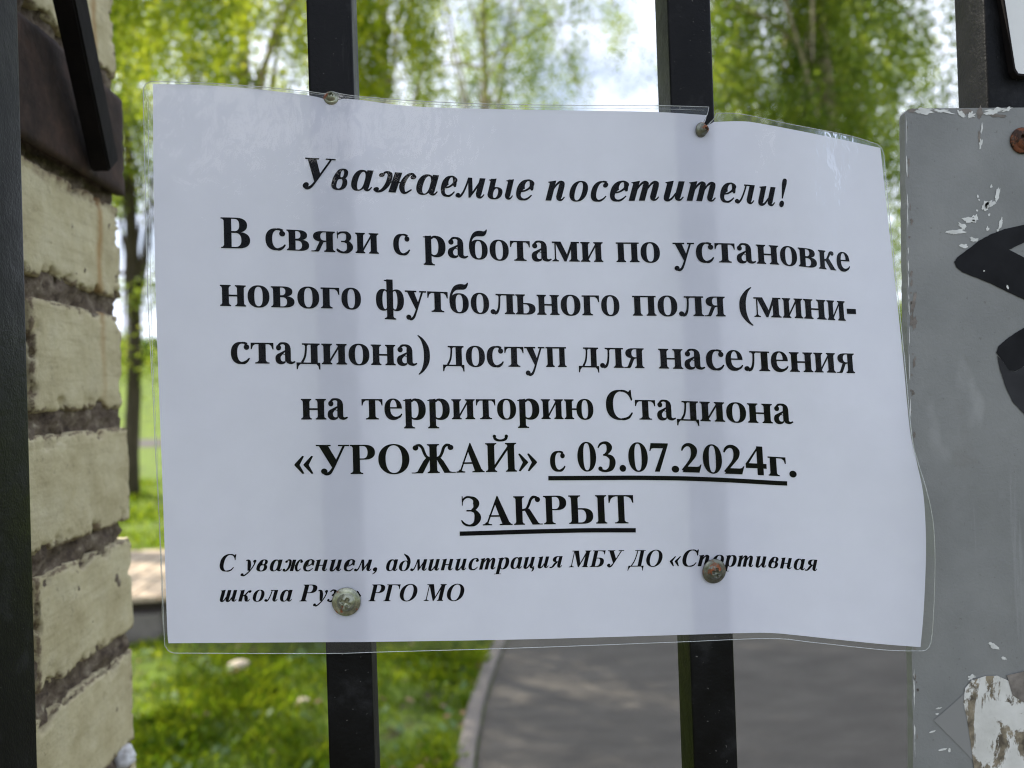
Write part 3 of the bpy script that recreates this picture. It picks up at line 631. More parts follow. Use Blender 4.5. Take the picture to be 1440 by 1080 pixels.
def gl_stroke(pts, s=1, n=7):
    """smooth stroke of varying width through (x, y, width)"""
    pts = [(x, y, w if w > 60 else .72 * w + 17) for x, y, w in pts]
    P = [pts[0]] + list(pts) + [pts[-1]]
    c = []
    for i in range(1, len(P) - 2):
        a, b, d, e = P[i - 1], P[i], P[i + 1], P[i + 2]
        for j in range(n):
            t = j / n
            c.append(tuple(0.5 * (2 * b[m] + (d[m] - a[m]) * t + (2 * a[m] - 5 * b[m] + 4 * d[m] - e[m]) * t * t
                                  + (3 * b[m] - a[m] - 3 * d[m] + e[m]) * t ** 3) for m in range(3)))
    c.append(tuple(pts[-1]))
    L, R = [], []
    for i, (x, y, w) in enumerate(c):
        p, q = c[max(0, i - 1)], c[min(len(c) - 1, i + 1)]
        dx, dy = q[0] - p[0], q[1] - p[1]; l = math.hypot(dx, dy) or 1
        L.append((x - dy / l * w / 2, y + dx / l * w / 2)); R.append((x + dy / l * w / 2, y - dx / l * w / 2))
    # a stroke is a chain of small quads, so tight bends never turn inside out
    return [(s, [L[i], L[i + 1], R[i + 1], R[i]]) for i in range(len(c) - 1)]
def gl_foot(x0, x1, a, b, y=0, up=1, t=33, h=72):
    """bracketed serif from x0 to x1 under (up=1) or over (up=-1) the stem a..b"""
    o = [(x0, y), (x1, y), (x1, y + up * t * .8)]
    if x1 > b: o += [(b + (x1 - b) * .45, y + up * t), (b + (x1 - b) * .12, y + up * t * 1.7)]
    o += [(b, y + up * h), (a, y + up * h)]
    if x0 < a: o += [(a - (a - x0) * .12, y + up * t * 1.7), (a - (a - x0) * .45, y + up * t)]
    o += [(x0, y + up * t * .8)]
    return [(1, o)]
def gl_stem(a, b, y0=0, y1=461, l=42, r=42, tl=None, tr=None):
    tl = l if tl is None else tl; tr = r if tr is None else tr
    return gl_rect(a, y0, b, y1) + gl_foot(a - l, b + r, a, b, y0) + gl_foot(a - tl, b + tr, a, b, y1, -1)
def gl_round(cx, rx, ix, cy=229, ry=244, iy=212): return gl_ell(cx, cy, rx, ry) + gl_ell(cx, cy, ix, iy, -1, k=2.5)
def gl_see():
    return (gl_ell(232, 230, 210, 244) + gl_ell(272, 236, 112, 202, -1) + gl_rect(285, -40, 520, 520, -1)
            + gl_stroke([(262, 8, 46), (320, 20, 62), (382, 62, 44), (426, 122, 16)])
            + gl_stroke([(262, 456, 36), (320, 452, 44), (372, 418, 80)]) + gl_dot(366, 362, 62))
def gl_bigsee():
    return (gl_ell(355, 338, 325, 352) + gl_ell(400, 338, 200, 316, -1) + gl_rect(440, -60, 800, 750, -1)
            + gl_stroke([(395, 6, 40), (480, 14, 56), (580, 60, 52), (655, 165, 22)])
            + gl_stroke([(395, 670, 40), (480, 662, 46), (570, 610, 56), (628, 520, 40), (650, 455, 20)])
            + gl_poly([(612, 690), (640, 690), (655, 440), (632, 440), (590, 560), (560, 620)]))
def gl_why():
    return (gl_poly([(45, 448), (205, 448), (318, 150), (262, 0)]) + gl_stroke([(402, 448, 36), (300, 150, 36), (240, -30, 40), (190, -140, 52), (130, -180, 58), (80, -160, 40)])
            + gl_dot(78, -138, 58) + gl_rect(2, 426, 268, 461) + gl_rect(330, 426, 490, 461))
def gl_guil(left=True):
    o = []
    for dx in (0, 205):
        p = [(14 + dx, 215), (40 + dx, 250), (200 + dx, 424), (240 + dx, 412), (138 + dx, 215), (240 + dx, 18), (200 + dx, 6), (40 + dx, 180)]
        o += gl_poly(p if left else [(455 - x, y) for x, y in p])
    return o
def gl_cap(a, b, l=52, r=52, y1=676): return gl_stem(a, b, 0, y1, l, r)

def upright():
    G = {}
    bar = gl_rect(190, 213, 370, 252)
    two = gl_stem(54, 194) + gl_stem(364, 504)
    G['н'] = (558, two + bar)
    G['п'] = (558, gl_rect(12, 427, 546, 461) + gl_rect(54, 0, 194, 440) + gl_rect(364, 0, 504, 440) + gl_foot(12, 236, 54, 194) + gl_foot(322, 546, 364, 504))
    G['и'] = (558, two + gl_poly([(190, 45), (190, 118), (368, 418), (368, 345)]))
    G['о'] = (500, gl_round(250, 228, 88))
    G['с'] = (444, gl_see())
    G['е'] = (444, gl_ell(222, 230, 200, 244) + gl_bowl(268, 268, 0, 0, 0) + [(-1, [(228 + 76 * math.cos(math.pi * i / 20), 278 + 166 * math.sin(math.pi * i / 20)) for i in range(21)])]
              + gl_poly([(158, 246), (158, 190), (176, 128), (215, 82), (268, 62), (330, 70), (385, 105), (414, 140), (520, 60), (560, 246)], -1)
              + gl_stroke([(330, 44, 50), (380, 74, 36), (418, 128, 14)]))
    G['а'] = (500, gl_ell(152, 112, 134, 124) + gl_ell(205, 128, 64, 78, -1) + gl_rect(262, -40, 300, 300, -1)
              + gl_rect(248, 70, 386, 350) + gl_stroke([(92, 400, 40), (140, 444, 48), (205, 455, 40), (270, 436, 74), (305, 390, 120), (317, 330, 138)])
              + gl_dot(98, 356, 62) + gl_stroke([(317, 110, 138), (335, 62, 118), (378, 30, 74), (425, 24, 46), (490, 52, 20)])
              + gl_stroke([(262, 285, 30), (190, 245, 46), (120, 190, 90)]))
    G['в'] = (515, gl_bowl(130, 262, 350, 178, 111) + gl_bowl(130, 288, 125, 190, 125) + gl_bowl(194, 222, 352, 78, 84, -1) + gl_bowl(194, 236, 124, 94, 99, -1)
              + gl_rect(54, 0, 194, 461) + gl_foot(12, 150, 54, 130) + gl_foot(12, 150, 54, 130, 461, -1))
    G['з'] = (440, gl_poly([(26, 468), (48, 468), (52, 380), (46, 310), (30, 310)]) + gl_stroke([(40, 400, 30), (105, 446, 36), (185, 456, 34), (262, 436, 76), (300, 358, 124), (268, 280, 80), (215, 250, 36)])
              + gl_rect(120, 232, 240, 264) + gl_stroke([(205, 246, 36), (280, 226, 86), (326, 128, 146), (275, 36, 92), (190, 4, 40), (110, 14, 46), (48, 44, 54), (16, 82, 16)]))
    G['р'] = (540, gl_ell(300, 229, 210, 244) + gl_ell(252, 229, 98, 196, -1) + gl_rect(54, -205, 194, 461) + gl_foot(10, 262, 54, 194, -205) + gl_poly([(8, 440), (194, 473), (194, 400), (54, 400), (54, 415), (8, 424)])
              + gl_stroke([(190, 400, 30), (240, 446, 40), (300, 458, 30)]))
    G['б'] = (500, gl_round(250, 224, 84, 216, 230, 198) + gl_stroke([(42, 215, 40), (50, 340, 50), (92, 470, 62), (170, 560, 104), (270, 588, 128), (370, 592, 118), (430, 630, 62), (462, 690, 6)]))
    G['т'] = (478, gl_rect(168, 0, 308, 440) + gl_rect(14, 427, 462, 461) + gl_foot(98, 378, 168, 308)
              + gl_poly([(14, 461), (14, 315), (34, 315), (58, 390), (100, 425), (160, 440), (160, 461)]) + gl_poly([(462, 461), (462, 315), (442, 315), (418, 390), (376, 425), (316, 440), (316, 461)]))
    G['м'] = (650, gl_rect(68, 0, 100, 450) + gl_foot(12, 160, 68, 100) + gl_rect(12, 426, 130, 461) + gl_poly([(68, 461), (212, 461), (372, 112), (332, 0), (286, 0), (90, 430)])
              + gl_poly([(286, 0), (332, 0), (478, 370), (478, 461), (455, 461)]) + gl_rect(442, 0, 582, 461) + gl_foot(396, 634, 442, 582) + gl_rect(446, 426, 634, 461))
    G['у'] = (500, gl_why())
    G['к'] = (540, gl_stem(54, 194) + gl_stroke([(190, 228, 36), (262, 250, 50), (318, 330, 56), (362, 410, 62), (410, 440, 60)]) + gl_dot(428, 408, 54)
              + gl_poly([(232, 262), (312, 292), (360, 230), (500, 30), (530, 22), (530, 0), (365, 0), (345, 30), (215, 222)]))
    G['г'] = (415, gl_rect(54, 0, 194, 440) + gl_rect(12, 427, 396, 461) + gl_foot(12, 250, 54, 194) + gl_poly([(396, 461), (396, 305), (376, 305), (352, 385), (305, 425), (230, 440), (230, 461)]))
    G['ф'] = (660, gl_ell(184, 229, 162, 244) + gl_ell(476, 229, 162, 244) + gl_ell(224, 229, 58, 206, -1) + gl_ell(436, 229, 58, 206, -1) + gl_rect(260, -205, 400, 690)
              + gl_foot(204, 456, 260, 400, -205) + gl_poly([(206, 676), (400, 690), (400, 600), (260, 600), (260, 640), (206, 656)]))
    G['л'] = (550, gl_rect(364, 0, 504, 440) + gl_foot(318, 546, 364, 504) + gl_rect(128, 427, 546, 461) + gl_stroke([(212, 440, 34), (208, 280, 36), (190, 130, 42), (150, 40, 60), (92, 16, 72)]) + gl_dot(66, 50, 58)
              + gl_foot(128, 300, 195, 229, 461, -1))
    G['ь'] = (495, gl_bowl(130, 280, 132, 192, 132) + gl_bowl(194, 236, 131, 92, 104, -1) + gl_rect(54, 0, 194, 461) + gl_foot(12, 236, 54, 194, 461, -1) + gl_foot(12, 150, 54, 130))
    G['ю'] = (706, gl_stem(54, 194) + gl_rect(190, 213, 330, 252) + gl_round(490, 196, 74))
    G['я'] = (520, gl_bowl(390, 240, 342, -192, 119) + gl_bowl(320, 282, 344, -84, 92, -1) + gl_rect(318, 0, 458, 461) + gl_foot(272, 504, 318, 458) + gl_foot(350, 504, 370, 458, 461, -1)
              + gl_poly([(322, 252), (190, 250), (96, 36), (60, 22), (8, 22), (8, 0), (150, 0), (176, 26), (262, 210), (322, 226)]))
    G['д'] = (528, gl_rect(318, 0, 458, 440) + gl_rect(138, 427, 500, 461) + gl_foot(138, 300, 206, 238, 461, -1) + gl_stroke([(222, 440, 32), (216, 300, 34), (190, 150, 38), (130, 30, 44)])
              + gl_rect(24, 0, 506, 34) + gl_poly([(18, 34), (140, 34), (90, -10), (58, -50), (42, -118), (18, -118)]) + gl_poly([(510, 34), (390, 34), (440, -10), (470, -50), (486, -118), (510, -118)])
              + gl_foot(318, 506, 318, 458, 461, -1))
    # capitals
    G['В'] = (667, gl_bowl(150, 340, 512, 222, 164) + gl_bowl(150, 372, 182, 246, 182) + gl_bowl(236, 300, 514, 100, 134, -1) + gl_bowl(236, 316, 186, 122, 154, -1)
              + gl_rect(80, 0, 236, 676) + gl_foot(18, 190, 80, 170) + gl_foot(18, 190, 80, 170, 676, -1))
    G['Р'] = (620, gl_bowl(150, 348, 504, 236, 172) + gl_bowl(236, 308, 504, 108, 142, -1) + gl_rect(80, 0, 236, 676) + gl_foot(18, 306, 80, 236) + gl_foot(18, 190, 80, 170, 676, -1))
    G['С'] = (712, gl_bigsee())
    G['О'] = (778, gl_ell(389, 338, 354, 352, k=2.1) + gl_ell(389, 338, 188, 320, -1, k=2.2))
    G['У'] = (700, gl_poly([(72, 652), (264, 652), (430, 330), (342, 150)]) + gl_stroke([(592, 655, 40), (470, 380, 40), (370, 160, 44), (300, 40, 66), (230, 4, 70), (170, 22, 50)])
              + gl_dot(174, 66, 66) + gl_rect(12, 645, 322, 676) + gl_rect(470, 645, 704, 676))
    K = (gl_stroke([(10, 620, 10), (10, 620, 10)]))
    G['Ж'] = (960, gl_cap(402, 558) + gl_rect(340, 332, 620, 362)
              + gl_stroke([(420, 348, 44), (340, 380, 54), (290, 470, 62), (250, 590, 62), (190, 650, 62), (110, 640, 50)]) + gl_dot(104, 592, 62)
              + gl_stroke([(540, 348, 44), (620, 380, 54), (670, 470, 62), (710, 590, 62), (770, 650, 62), (850, 640, 50)]) + gl_dot(856, 592, 62)
              + gl_poly([(410, 362), (330, 362), (262, 280), (132, 40), (80, 22), (8, 22), (8, 0), (250, 0), (270, 40), (400, 300)])
              + gl_poly([(550, 362), (630, 362), (698, 280), (828, 40), (880, 22), (952, 22), (952, 0), (710, 0), (690, 40), (560, 300)]))
    G['А'] = (700, gl_poly([(346, 690), (366, 690), (640, 30), (640, 0), (470, 0), (300, 500)]) + gl_poly([(346, 690), (362, 620), (118, 0), (78, 0)]) + gl_rect(160, 200, 480, 238)
              + gl_foot(8, 222, 84, 118) + gl_foot(396, 694, 480, 636) + gl_poly([(346, 690), (366, 690), (380, 600), (300, 560)]))
    breve = gl_stroke([(250, 836, 62), (262, 780, 66), (320, 744, 56), (389, 734, 46), (458, 744, 56), (516, 780, 66), (528, 836, 62)]) + gl_dot(250, 832, 40) + gl_dot(528, 832, 40)
    G['Й'] = (778, gl_cap(80, 236) + gl_cap(542, 698) + gl_poly([(230, 70), (230, 160), (548, 606), (548, 516)]) + breve)
    G['З'] = (560, gl_poly([(36, 690), (60, 690), (66, 600), (58, 470), (36, 470)]) + gl_stroke([(50, 560, 22), (90, 625, 40), (170, 668, 44), (260, 664, 46), (368, 620, 100), (412, 520, 168), (372, 410, 96), (290, 362, 40)])
              + gl_rect(150, 332, 330, 368) + gl_stroke([(280, 352, 40), (380, 322, 96), (442, 190, 176), (370, 52, 110), (250, 4, 46), (140, 16, 50), (62, 62, 50), (14, 130, 18)]))
    G['К'] = (720, gl_cap(80, 236) + gl_stroke([(230, 345, 44), (330, 372, 54), (392, 470, 62), (440, 590, 62), (500, 650, 66), (590, 640, 50)]) + gl_dot(604, 592, 62)
              + gl_poly([(330, 372), (400, 380), (440, 320), (612, 40), (650, 22), (712, 22), (712, 0), (470, 0), (446, 40), (290, 340)]))
    G['Ы'] = (935, gl_bowl(150, 352, 186, 236, 186) + gl_bowl(236, 306, 186, 118, 152, -1) + gl_rect(80, 0, 236, 676) + gl_foot(18, 300, 80, 236, 676, -1) + gl_foot(18, 190, 80, 170) + gl_cap(702, 858))
    G['Т'] = (667, gl_rect(256, 0, 412, 650) + gl_rect(24, 644, 644, 676) + gl_foot(168, 500, 256, 412)
              + gl_poly([(24, 676), (24, 490), (48, 490), (84, 585), (140, 628), (240, 650), (240, 676)]) + gl_poly([(644, 676), (644, 490), (620, 490), (584, 585), (528, 628), (428, 650), (428, 676)]))
    # figures and points
    G['0'] = (500, gl_ell(250, 338, 226, 351, k=2.1) + gl_ell(250, 338, 82, 318, -1, k=2.6))
    G['2'] = (500, gl_stroke([(30, 510, 20), (75, 600, 62), (155, 655, 74), (250, 640, 100), (318, 550, 148), (310, 430, 130), (250, 310, 84), (150, 180, 66), (40, 40, 70)])
              + gl_poly([(22, 0), (428, 0), (486, 196), (462, 196), (430, 152), (380, 138), (140, 138), (110, 110)]) + gl_dot(60, 540, 1))
    G['3'] = (500, gl_stroke([(30, 548, 16), (85, 630, 50), (165, 668, 56), (260, 650, 92), (310, 560, 140), (268, 450, 84), (190, 388, 34)])
              + gl_stroke([(150, 384, 30), (245, 372, 60), (350, 310, 120), (376, 200, 150), (330, 70, 120), (220, 6, 60), (120, 12, 62), (60, 40, 60)]) + gl_dot(70, 56, 54))
    G['4'] = (500, gl_rect(272, 0, 408, 688) + gl_poly([(20, 160), (478, 160), (478, 276), (20, 276), ]) + gl_poly([(20, 160), (20, 262), (300, 688), (408, 688), (408, 620), (300, 620)])
              + gl_poly([(96, 276), (272, 276), (272, 540)], -1))
    G['7'] = (500, gl_poly([(58, 676), (478, 676), (478, 640), (252, 0), (130, 0), (352, 556), (110, 556), (70, 540), (44, 486), (20, 486)]))
    G['.'] = (250, gl_dot(125, 68, 82))
    G['('] = (333, gl_stroke([(312, 690, 6), (222, 590, 62), (150, 420, 112), (132, 245, 124), (150, 70, 112), (222, -100, 62), (312, -200, 6)]))
    G[')'] = (333, gl_stroke([(20, 690, 6), (110, 590, 62), (182, 420, 112), (200, 245, 124), (182, 70, 112), (110, -100, 62), (20, -200, 6)]))
    G['-'] = (333, gl_rect(40, 170, 292, 290))
    G['«'] = (500, gl_guil(True)); G['»'] = (500, gl_guil(False))
    return G

def italic():
    """bold italic forms, drawn upright and sheared afterwards"""
    U = upright(); G = {}
    tail = lambda x: gl_stroke([(x, 130, 128), (x + 10, 62, 112), (x + 40, 22, 62), (x + 82, 26, 34), (x + 122, 92, 14)])
    head = lambda x: gl_poly([(x - 108, 420), (x - 108, 438), (x + 50, 470), (x + 64, 470), (x + 64, 330), (x - 64, 330), (x - 64, 396), (x - 82, 418)])
    istem = lambda x, y=30: gl_rect(x - 64, y, x + 64, 430)
    G['а'] = (500, gl_ell(190, 229, 170, 240) + gl_ell(222, 224, 72, 200, -1) + gl_rect(292, 90, 420, 466) + tail(356))
    arch = lambda x: gl_stroke([(x + 40, 250, 24), (x + 90, 372, 40), (x + 150, 432, 70), (x + 200, 400, 118), (x + 212, 320, 128)])
    G['п'] = (490, head(100) + istem(100, 0) + arch(100) + gl_rect(248, 90, 376, 340) + tail(312))
    G['т'] = (700, head(100) + istem(100, 0) + arch(100) + gl_rect(248, 0, 376, 340) + arch(312) + gl_rect(460, 90, 588, 340) + tail(524))
    G['и'] = (520, head(112) + gl_rect(48, 100, 176, 430) + gl_stroke([(112, 130, 128), (122, 50, 118), (170, 12, 70), (230, 50, 44), (290, 180, 24)]) + gl_rect(282, 90, 410, 461) + tail(346))
    G['ц'] = (556, G['и'][1] + gl_stroke([(420, 40, 60), (452, -10, 76), (450, -80, 60), (412, -130, 14)]))
    G['ш'] = (720, head(112) + gl_rect(48, 100, 176, 430) + gl_stroke([(112, 130, 128), (122, 50, 118), (170, 12, 70), (220, 50, 44), (270, 180, 24)]) + gl_rect(262, 100, 390, 461)
              + gl_stroke([(326, 130, 128), (336, 50, 118), (384, 12, 70), (434, 50, 44), (484, 180, 24)]) + gl_rect(476, 90, 604, 461) + tail(540))
    G['о'] = (500, gl_ell(236, 229, 206, 244) + gl_ell(236, 229, 82, 214, -1))
    G['с'] = (444, gl_ell(215, 229, 190, 244) + gl_ell(258, 236, 106, 206, -1) + gl_rect(262, -40, 520, 520, -1)
              + gl_stroke([(240, 6, 42), (298, 18, 48), (352, 60, 36), (396, 118, 16)]) + gl_stroke([(240, 458, 34), (290, 454, 40), (328, 424, 74)]) + gl_dot(326, 376, 60))
    G['е'] = (444, gl_ell(215, 229, 190, 244) + gl_ell(262, 150, 118, 120, -1) + gl_poly([(148, 200), (160, 90), (300, 66), (520, 130), (520, 260), (300, 200)], -1)
              + gl_ell(248, 340, 58, 100, -1, k=2.0) + gl_stroke([(140, 196, 34), (230, 218, 38), (320, 290, 60), (346, 370, 110), (300, 440, 60)])
              + gl_stroke([(240, 6, 42), (298, 18, 48), (352, 60, 36), (396, 118, 16)]) + gl_stroke([(200, 452, 40), (260, 460, 30), (320, 430, 60)]))
    G['в'] = (490, gl_ell(225, 135, 195, 149) + gl_ell(240, 350, 150, 122) + gl_stroke([(95, 150, 130), (98, 250, 120), (140, 380, 90), (210, 455, 36)])
              + gl_ell(228, 134, 70, 112, -1) + gl_ell(246, 352, 40, 84, -1) + gl_stroke([(170, 246, 30), (260, 258, 34), (300, 270, 40)]))
    G['д'] = (500, gl_ell(232, 200, 206, 214) + gl_ell(236, 198, 84, 186, -1) + gl_stroke([(374, 190, 120), (380, 330, 112), (340, 450, 110), (262, 560, 96), (170, 632, 60), (96, 690, 8)]))
    G['ж'] = (720, gl_rect(296, 0, 424, 461) + gl_rect(200, 218, 520, 252)
              + gl_stroke([(110, 424, 44), (160, 452, 50), (220, 410, 84), (240, 300, 90), (232, 160, 90), (180, 40, 70), (110, 2, 44), (60, 28, 40)]) + gl_dot(70, 52, 48) + gl_dot(86, 380, 50)
              + gl_stroke([(640, 410, 50), (600, 448, 50), (540, 410, 74), (500, 300, 90), (494, 160, 96), (540, 40, 76), (600, 12, 44), (680, 96, 18)]) + gl_dot(640, 380, 52))
    G['з'] = (430, gl_stroke([(70, 380, 40), (130, 444, 52), (200, 450, 60), (270, 390, 116), (240, 290, 80), (160, 252, 30)]) + gl_stroke([(150, 250, 30), (250, 226, 80), (290, 130, 128), (220, 20, 90), (130, 0, 50), (60, 30, 60)]) + gl_dot(60, 50, 48))
    G['к'] = (500, head(100) + istem(100, 0) + gl_stroke([(150, 226, 36), (230, 260, 50), (290, 360, 56), (350, 430, 60)]) + gl_dot(376, 400, 54)
              + gl_stroke([(220, 250, 60), (280, 170, 120), (320, 60, 112), (360, 22, 62), (400, 30, 34), (440, 96, 14)]))
    legs = lambda x: gl_stroke([(x, 450, 30), (x - 10, 300, 34), (x - 40, 120, 40), (x - 90, 20, 56), (x - 140, 16, 50)]) + gl_dot(x - 146, 46, 50)
    G['л'] = (520, gl_rect(140, 427, 400, 461) + gl_rect(276, 90, 404, 461) + legs(190) + tail(340))
    G['м'] = (640, legs(190) + gl_poly([(172, 461), (262, 461), (356, 120), (320, 0), (292, 0)]) + gl_poly([(292, 0), (330, 0), (500, 380), (500, 461), (470, 461)]) + gl_rect(430, 90, 558, 461) + tail(494))
    G['н'] = (530, head(100) + istem(100, 0) + gl_rect(150, 212, 310, 250) + gl_rect(290, 90, 418, 461) + tail(354))
    G['р'] = (500, gl_ell(270, 229, 180, 244) + gl_ell(236, 226, 72, 204, -1) + gl_rect(36, -205, 164, 440) + head(100) + gl_rect(-30, -205, 236, -182))
    G['у'] = (450, gl_stroke([(30, 420, 30), (90, 440, 60), (150, 380, 110), (200, 200, 128), (222, 20, 80)]) + gl_stroke([(372, 400, 60), (356, 240, 40), (280, 40, 40), (170, -120, 52), (90, -178, 60), (30, -160, 40)]) + gl_dot(352, 400, 58) + gl_dot(20, -140, 56))
    G['ы'] = (680, gl_rect(48, 90, 176, 461) + head(112) + gl_ell(220, 130, 172, 144) + gl_ell(232, 132, 56, 110, -1) + gl_rect(460, 90, 588, 461) + tail(524) + head(524))
    G['я'] = (500, gl_bowl(360, 230, 342, -170, 122) + gl_bowl(292, 260, 344, -66, 92, -1) + gl_rect(286, 90, 414, 464) + tail(350)
              + gl_stroke([(260, 236, 60), (190, 160, 90), (130, 50, 80), (70, 8, 50), (10, 20, 40)]))
    for c in 'УСМБДОРГ«»':
        if c in U: G[c] = U[c]
    G['М'] = (889, gl_rect(96, 0, 132, 660) + gl_foot(18, 226, 96, 132) + gl_rect(18, 645, 200, 676) + gl_poly([(96, 676), (290, 676), (470, 160), (420, 0), (400, 0)]) + gl_poly([(400, 0), (440, 0), (680, 600), (680, 676), (640, 676)])
              + gl_cap(620, 776, 50, 52))
    G['Б'] = (640, gl_bowl(150, 340, 190, 240, 190) + gl_bowl(236, 300, 190, 118, 156, -1) + gl_rect(80, 0, 236, 676) + gl_foot(18, 190, 80, 170) + gl_rect(18, 644, 550, 676)
              + gl_poly([(550, 676), (550, 510), (528, 510), (490, 600), (440, 632), (340, 650), (340, 676)]))
    G['Г'] = (590, gl_rect(80, 0, 236, 676) + gl_foot(18, 310, 80, 236) + gl_rect(18, 644, 570, 676) + gl_poly([(570, 676), (570, 480), (548, 480), (510, 590), (450, 630), (330, 650), (330, 676)]))
    G['Д'] = (720, gl_rect(430, 0, 586, 650) + gl_rect(180, 648, 650, 676) + gl_stroke([(300, 650, 36), (285, 450, 38), (240, 220, 44), (150, 30, 50)]) + gl_rect(30, 0, 690, 36)
              + gl_poly([(20, 36), (170, 36), (110, -20), (70, -80), (50, -165), (20, -165)]) + gl_poly([(700, 36), (560, 36), (620, -20), (655, -80), (672, -165), (700, -165)]))
    G['!'] = (389, gl_dot(150, 68, 82) + gl_poly([(130, 200), (168, 200), (232, 560), (226, 650), (196, 686), (150, 692), (104, 686), (74, 650), (68, 560)]))
    G[','] = (250, gl_dot(120, 68, 80) + gl_stroke([(170, 60, 60), (166, -10, 56), (120, -90, 36), (60, -130, 8)]))
    k = math.tan(math.radians(15.5))
    return {c: (a, [(s, [(x + k * y, y) for x, y in p]) for s, p in ops]) for c, (a, ops) in G.items()}

FONTS = {'U': upright(), 'I': italic()}
_cache = {}
def wind(x, y, p):
    w = 0; n = len(p)
    for i in range(n):
        x0, y0 = p[i]; x1, y1 = p[(i + 1) % n]
        if y0 <= y < y1:
            if (x1 - x0) * (y - y0) - (x - x0) * (y1 - y0) > 0: w += 1
        elif y1 <= y < y0:
            if (x1 - x0) * (y - y0) - (x - x0) * (y1 - y0) < 0: w -= 1
    return w
def glyph(font, ch):
    """clean triangles of one letter: the strokes and bowls are merged and the counters cut out"""
    if (font, ch) in _cache: return _cache[font, ch]
    adv, ops = FONTS[font][ch]; V_, E_ = [], []; boxes = []
    for s, p in ops:
        q = [p[i] for i in range(len(p)) if math.dist(p[i], p[i - 1]) > .01]
        if len(q) < 3: continue
        o = len(V_); V_ += [Vector(c) for c in q]; E_ += [(o + i, o + (i + 1) % len(q)) for i in range(len(q))]
        xs_, ys_ = [c[0] for c in q], [c[1] for c in q]; boxes.append((s, q, min(xs_), max(xs_), min(ys_), max(ys_)))
    v, e, f, *_ = geometry.delaunay_2d_cdt(V_, E_, [], 0, .02)
    T = []
    for t in f:
        x = sum(v[i].x for i in t) / 3; y = sum(v[i].y for i in t) / 3; ink = False
        for s, q, a, b, c, d in boxes:
            if a <= x <= b and c <= y <= d and wind(x, y, q): ink = s > 0
        if ink: T.append(t)
    used = sorted({i for t in T for i in t}); mp_ = {i: k for k, i in enumerate(used)}
    r = (adv, [(v[i].x, v[i].y) for i in used], [tuple(mp_[i] for i in t) for t in T]); _cache[font, ch] = r; return r
INK = .00018
def text_line(font, em, base, words, rules=()):
    bx, by = [b[0] for b in base], [b[1] for b in base]; V_, F_ = [], []
    for text, xl_, xr_, anchors in words:
        pen = 0.0; items = []
        for ch in text:
            a, v, f = glyph(font, ch); items.append((pen, v, f)); pen += a
        ks, ps = [min(p + x for p, v, f in items for x, y in v)], [xl_]
        for i, px in sorted(anchors.items()): ks.append(items[i][0] + min(x for x, y in items[i][1])); ps.append(px)
        ks.append(max(p + x for p, v, f in items for x, y in v)); ps.append(xr_)
        for p, v, f in items:
            o = len(V_)
            for x, y in v:
                px = float(np.interp(p + x, ks, ps)); s = float(np.interp(px, em[0], em[1])) / 1000
                b = float(smooth_interp(px, bx, by, 22)); lean = .022 + .06 * ((px - 215) / 1060) ** 2
                V_.append(on_sheet(px - y * s * lean, b - y * s, INK))
            F_ += [tuple(i + o for i in t) for t in f]
    for rule, th in rules:
        rx, ry = [q[0] for q in rule], [q[1] for q in rule]; n = 60; o = len(V_)
        for i in range(n + 1):
            px = rx[0] + (rx[-1] - rx[0]) * i / n; y = float(smooth_interp(px, rx, ry, 14)); V_ += [on_sheet(px, y, INK), on_sheet(px + .1, y + th, INK)]
        F_ += [(o + 2 * i, o + 2 * i + 1, o + 2 * i + 3, o + 2 * i + 2) for i in range(n)]
    mesh_obj('text_line', V_, F_, M['ink'], notice)
text_line('I', ((430, 760, 1100), (63.5, 60.5, 58)), [(425, 264), (509, 268), (551, 270.5), (658, 278), (703, 280), (767, 282), (835, 283), (940, 281.8), (990, 282.6), (1023, 284), (1048, 286), (1076, 288.5), (1109, 292)],
          [('Уважаемые', 425.6, 752.5, {1: 466, 2: 494, 3: 525, 4: 585.5, 5: 620, 6: 640.5, 7: 685.5, 8: 726}), ('посетители!', 767, 1109, {1: 801, 2: 831, 3: 858, 4: 884, 5: 933.5, 6: 965.5, 7: 1013, 8: 1033.5, 9: 1066.5, 10: 1096})])
text_line('U', ((312, 700, 950, 1190), (64, 61, 60, 57)), [(311, 348.6), (375, 350.5), (440, 353.5), (532, 357), (577, 358.5), (640, 362.5), (718, 366.7), (849, 368.5), (947, 368.9), (1006, 368.9), (1036, 369.5), (1075, 371), (1110, 373.2), (1135, 375.3), (1160, 378.9), (1196, 382.5)],
          [('В', 311, 352, {}), ('связи', 373.6, 532.8, {1: 403.5, 2: 438, 3: 473, 4: 500}), ('с', 553.3, 577, {}), ('работами', 595.3, 848.6, {1: 630, 2: 660, 3: 689, 4: 718, 5: 748, 6: 777, 7: 817}), ('по', 867, 928.6, {1: 901.5}),
           ('установке', 947, 1196, {1: 979.4, 2: 1006, 3: 1036.5, 4: 1064.4, 5: 1097.8, 6: 1123.5, 7: 1152, 8: 1177.5})])
text_line('U', ((310, 700, 1020, 1200), (65, 61.5, 60.5, 60)), [(309, 430), (353, 431.5), (460, 433.6), (508, 434.8), (617, 438.9), (700, 441.6), (790, 443.2), (870, 443.8), (960, 444.3), (1020, 445), (1080, 446), (1115, 447.2), (1145, 448.5), (1175, 450.4), (1205, 452.4)],
          [('нового', 309.7, 508, {1: 348.5, 2: 381.5, 3: 418.5, 4: 451.5, 5: 480.5}), ('футбольного', 529, 871.7, {1: 570, 2: 601.5, 3: 632.5, 4: 662.5, 5: 690, 6: 725.5, 7: 755.5, 8: 789, 9: 819, 10: 846}), ('поля', 890, 1020.6, {1: 925.5, 2: 955, 3: 991}), ('(мини-', 1040.6, 1204.7, {1: 1061, 2: 1101, 3: 1131, 4: 1164, 5: 1192})])
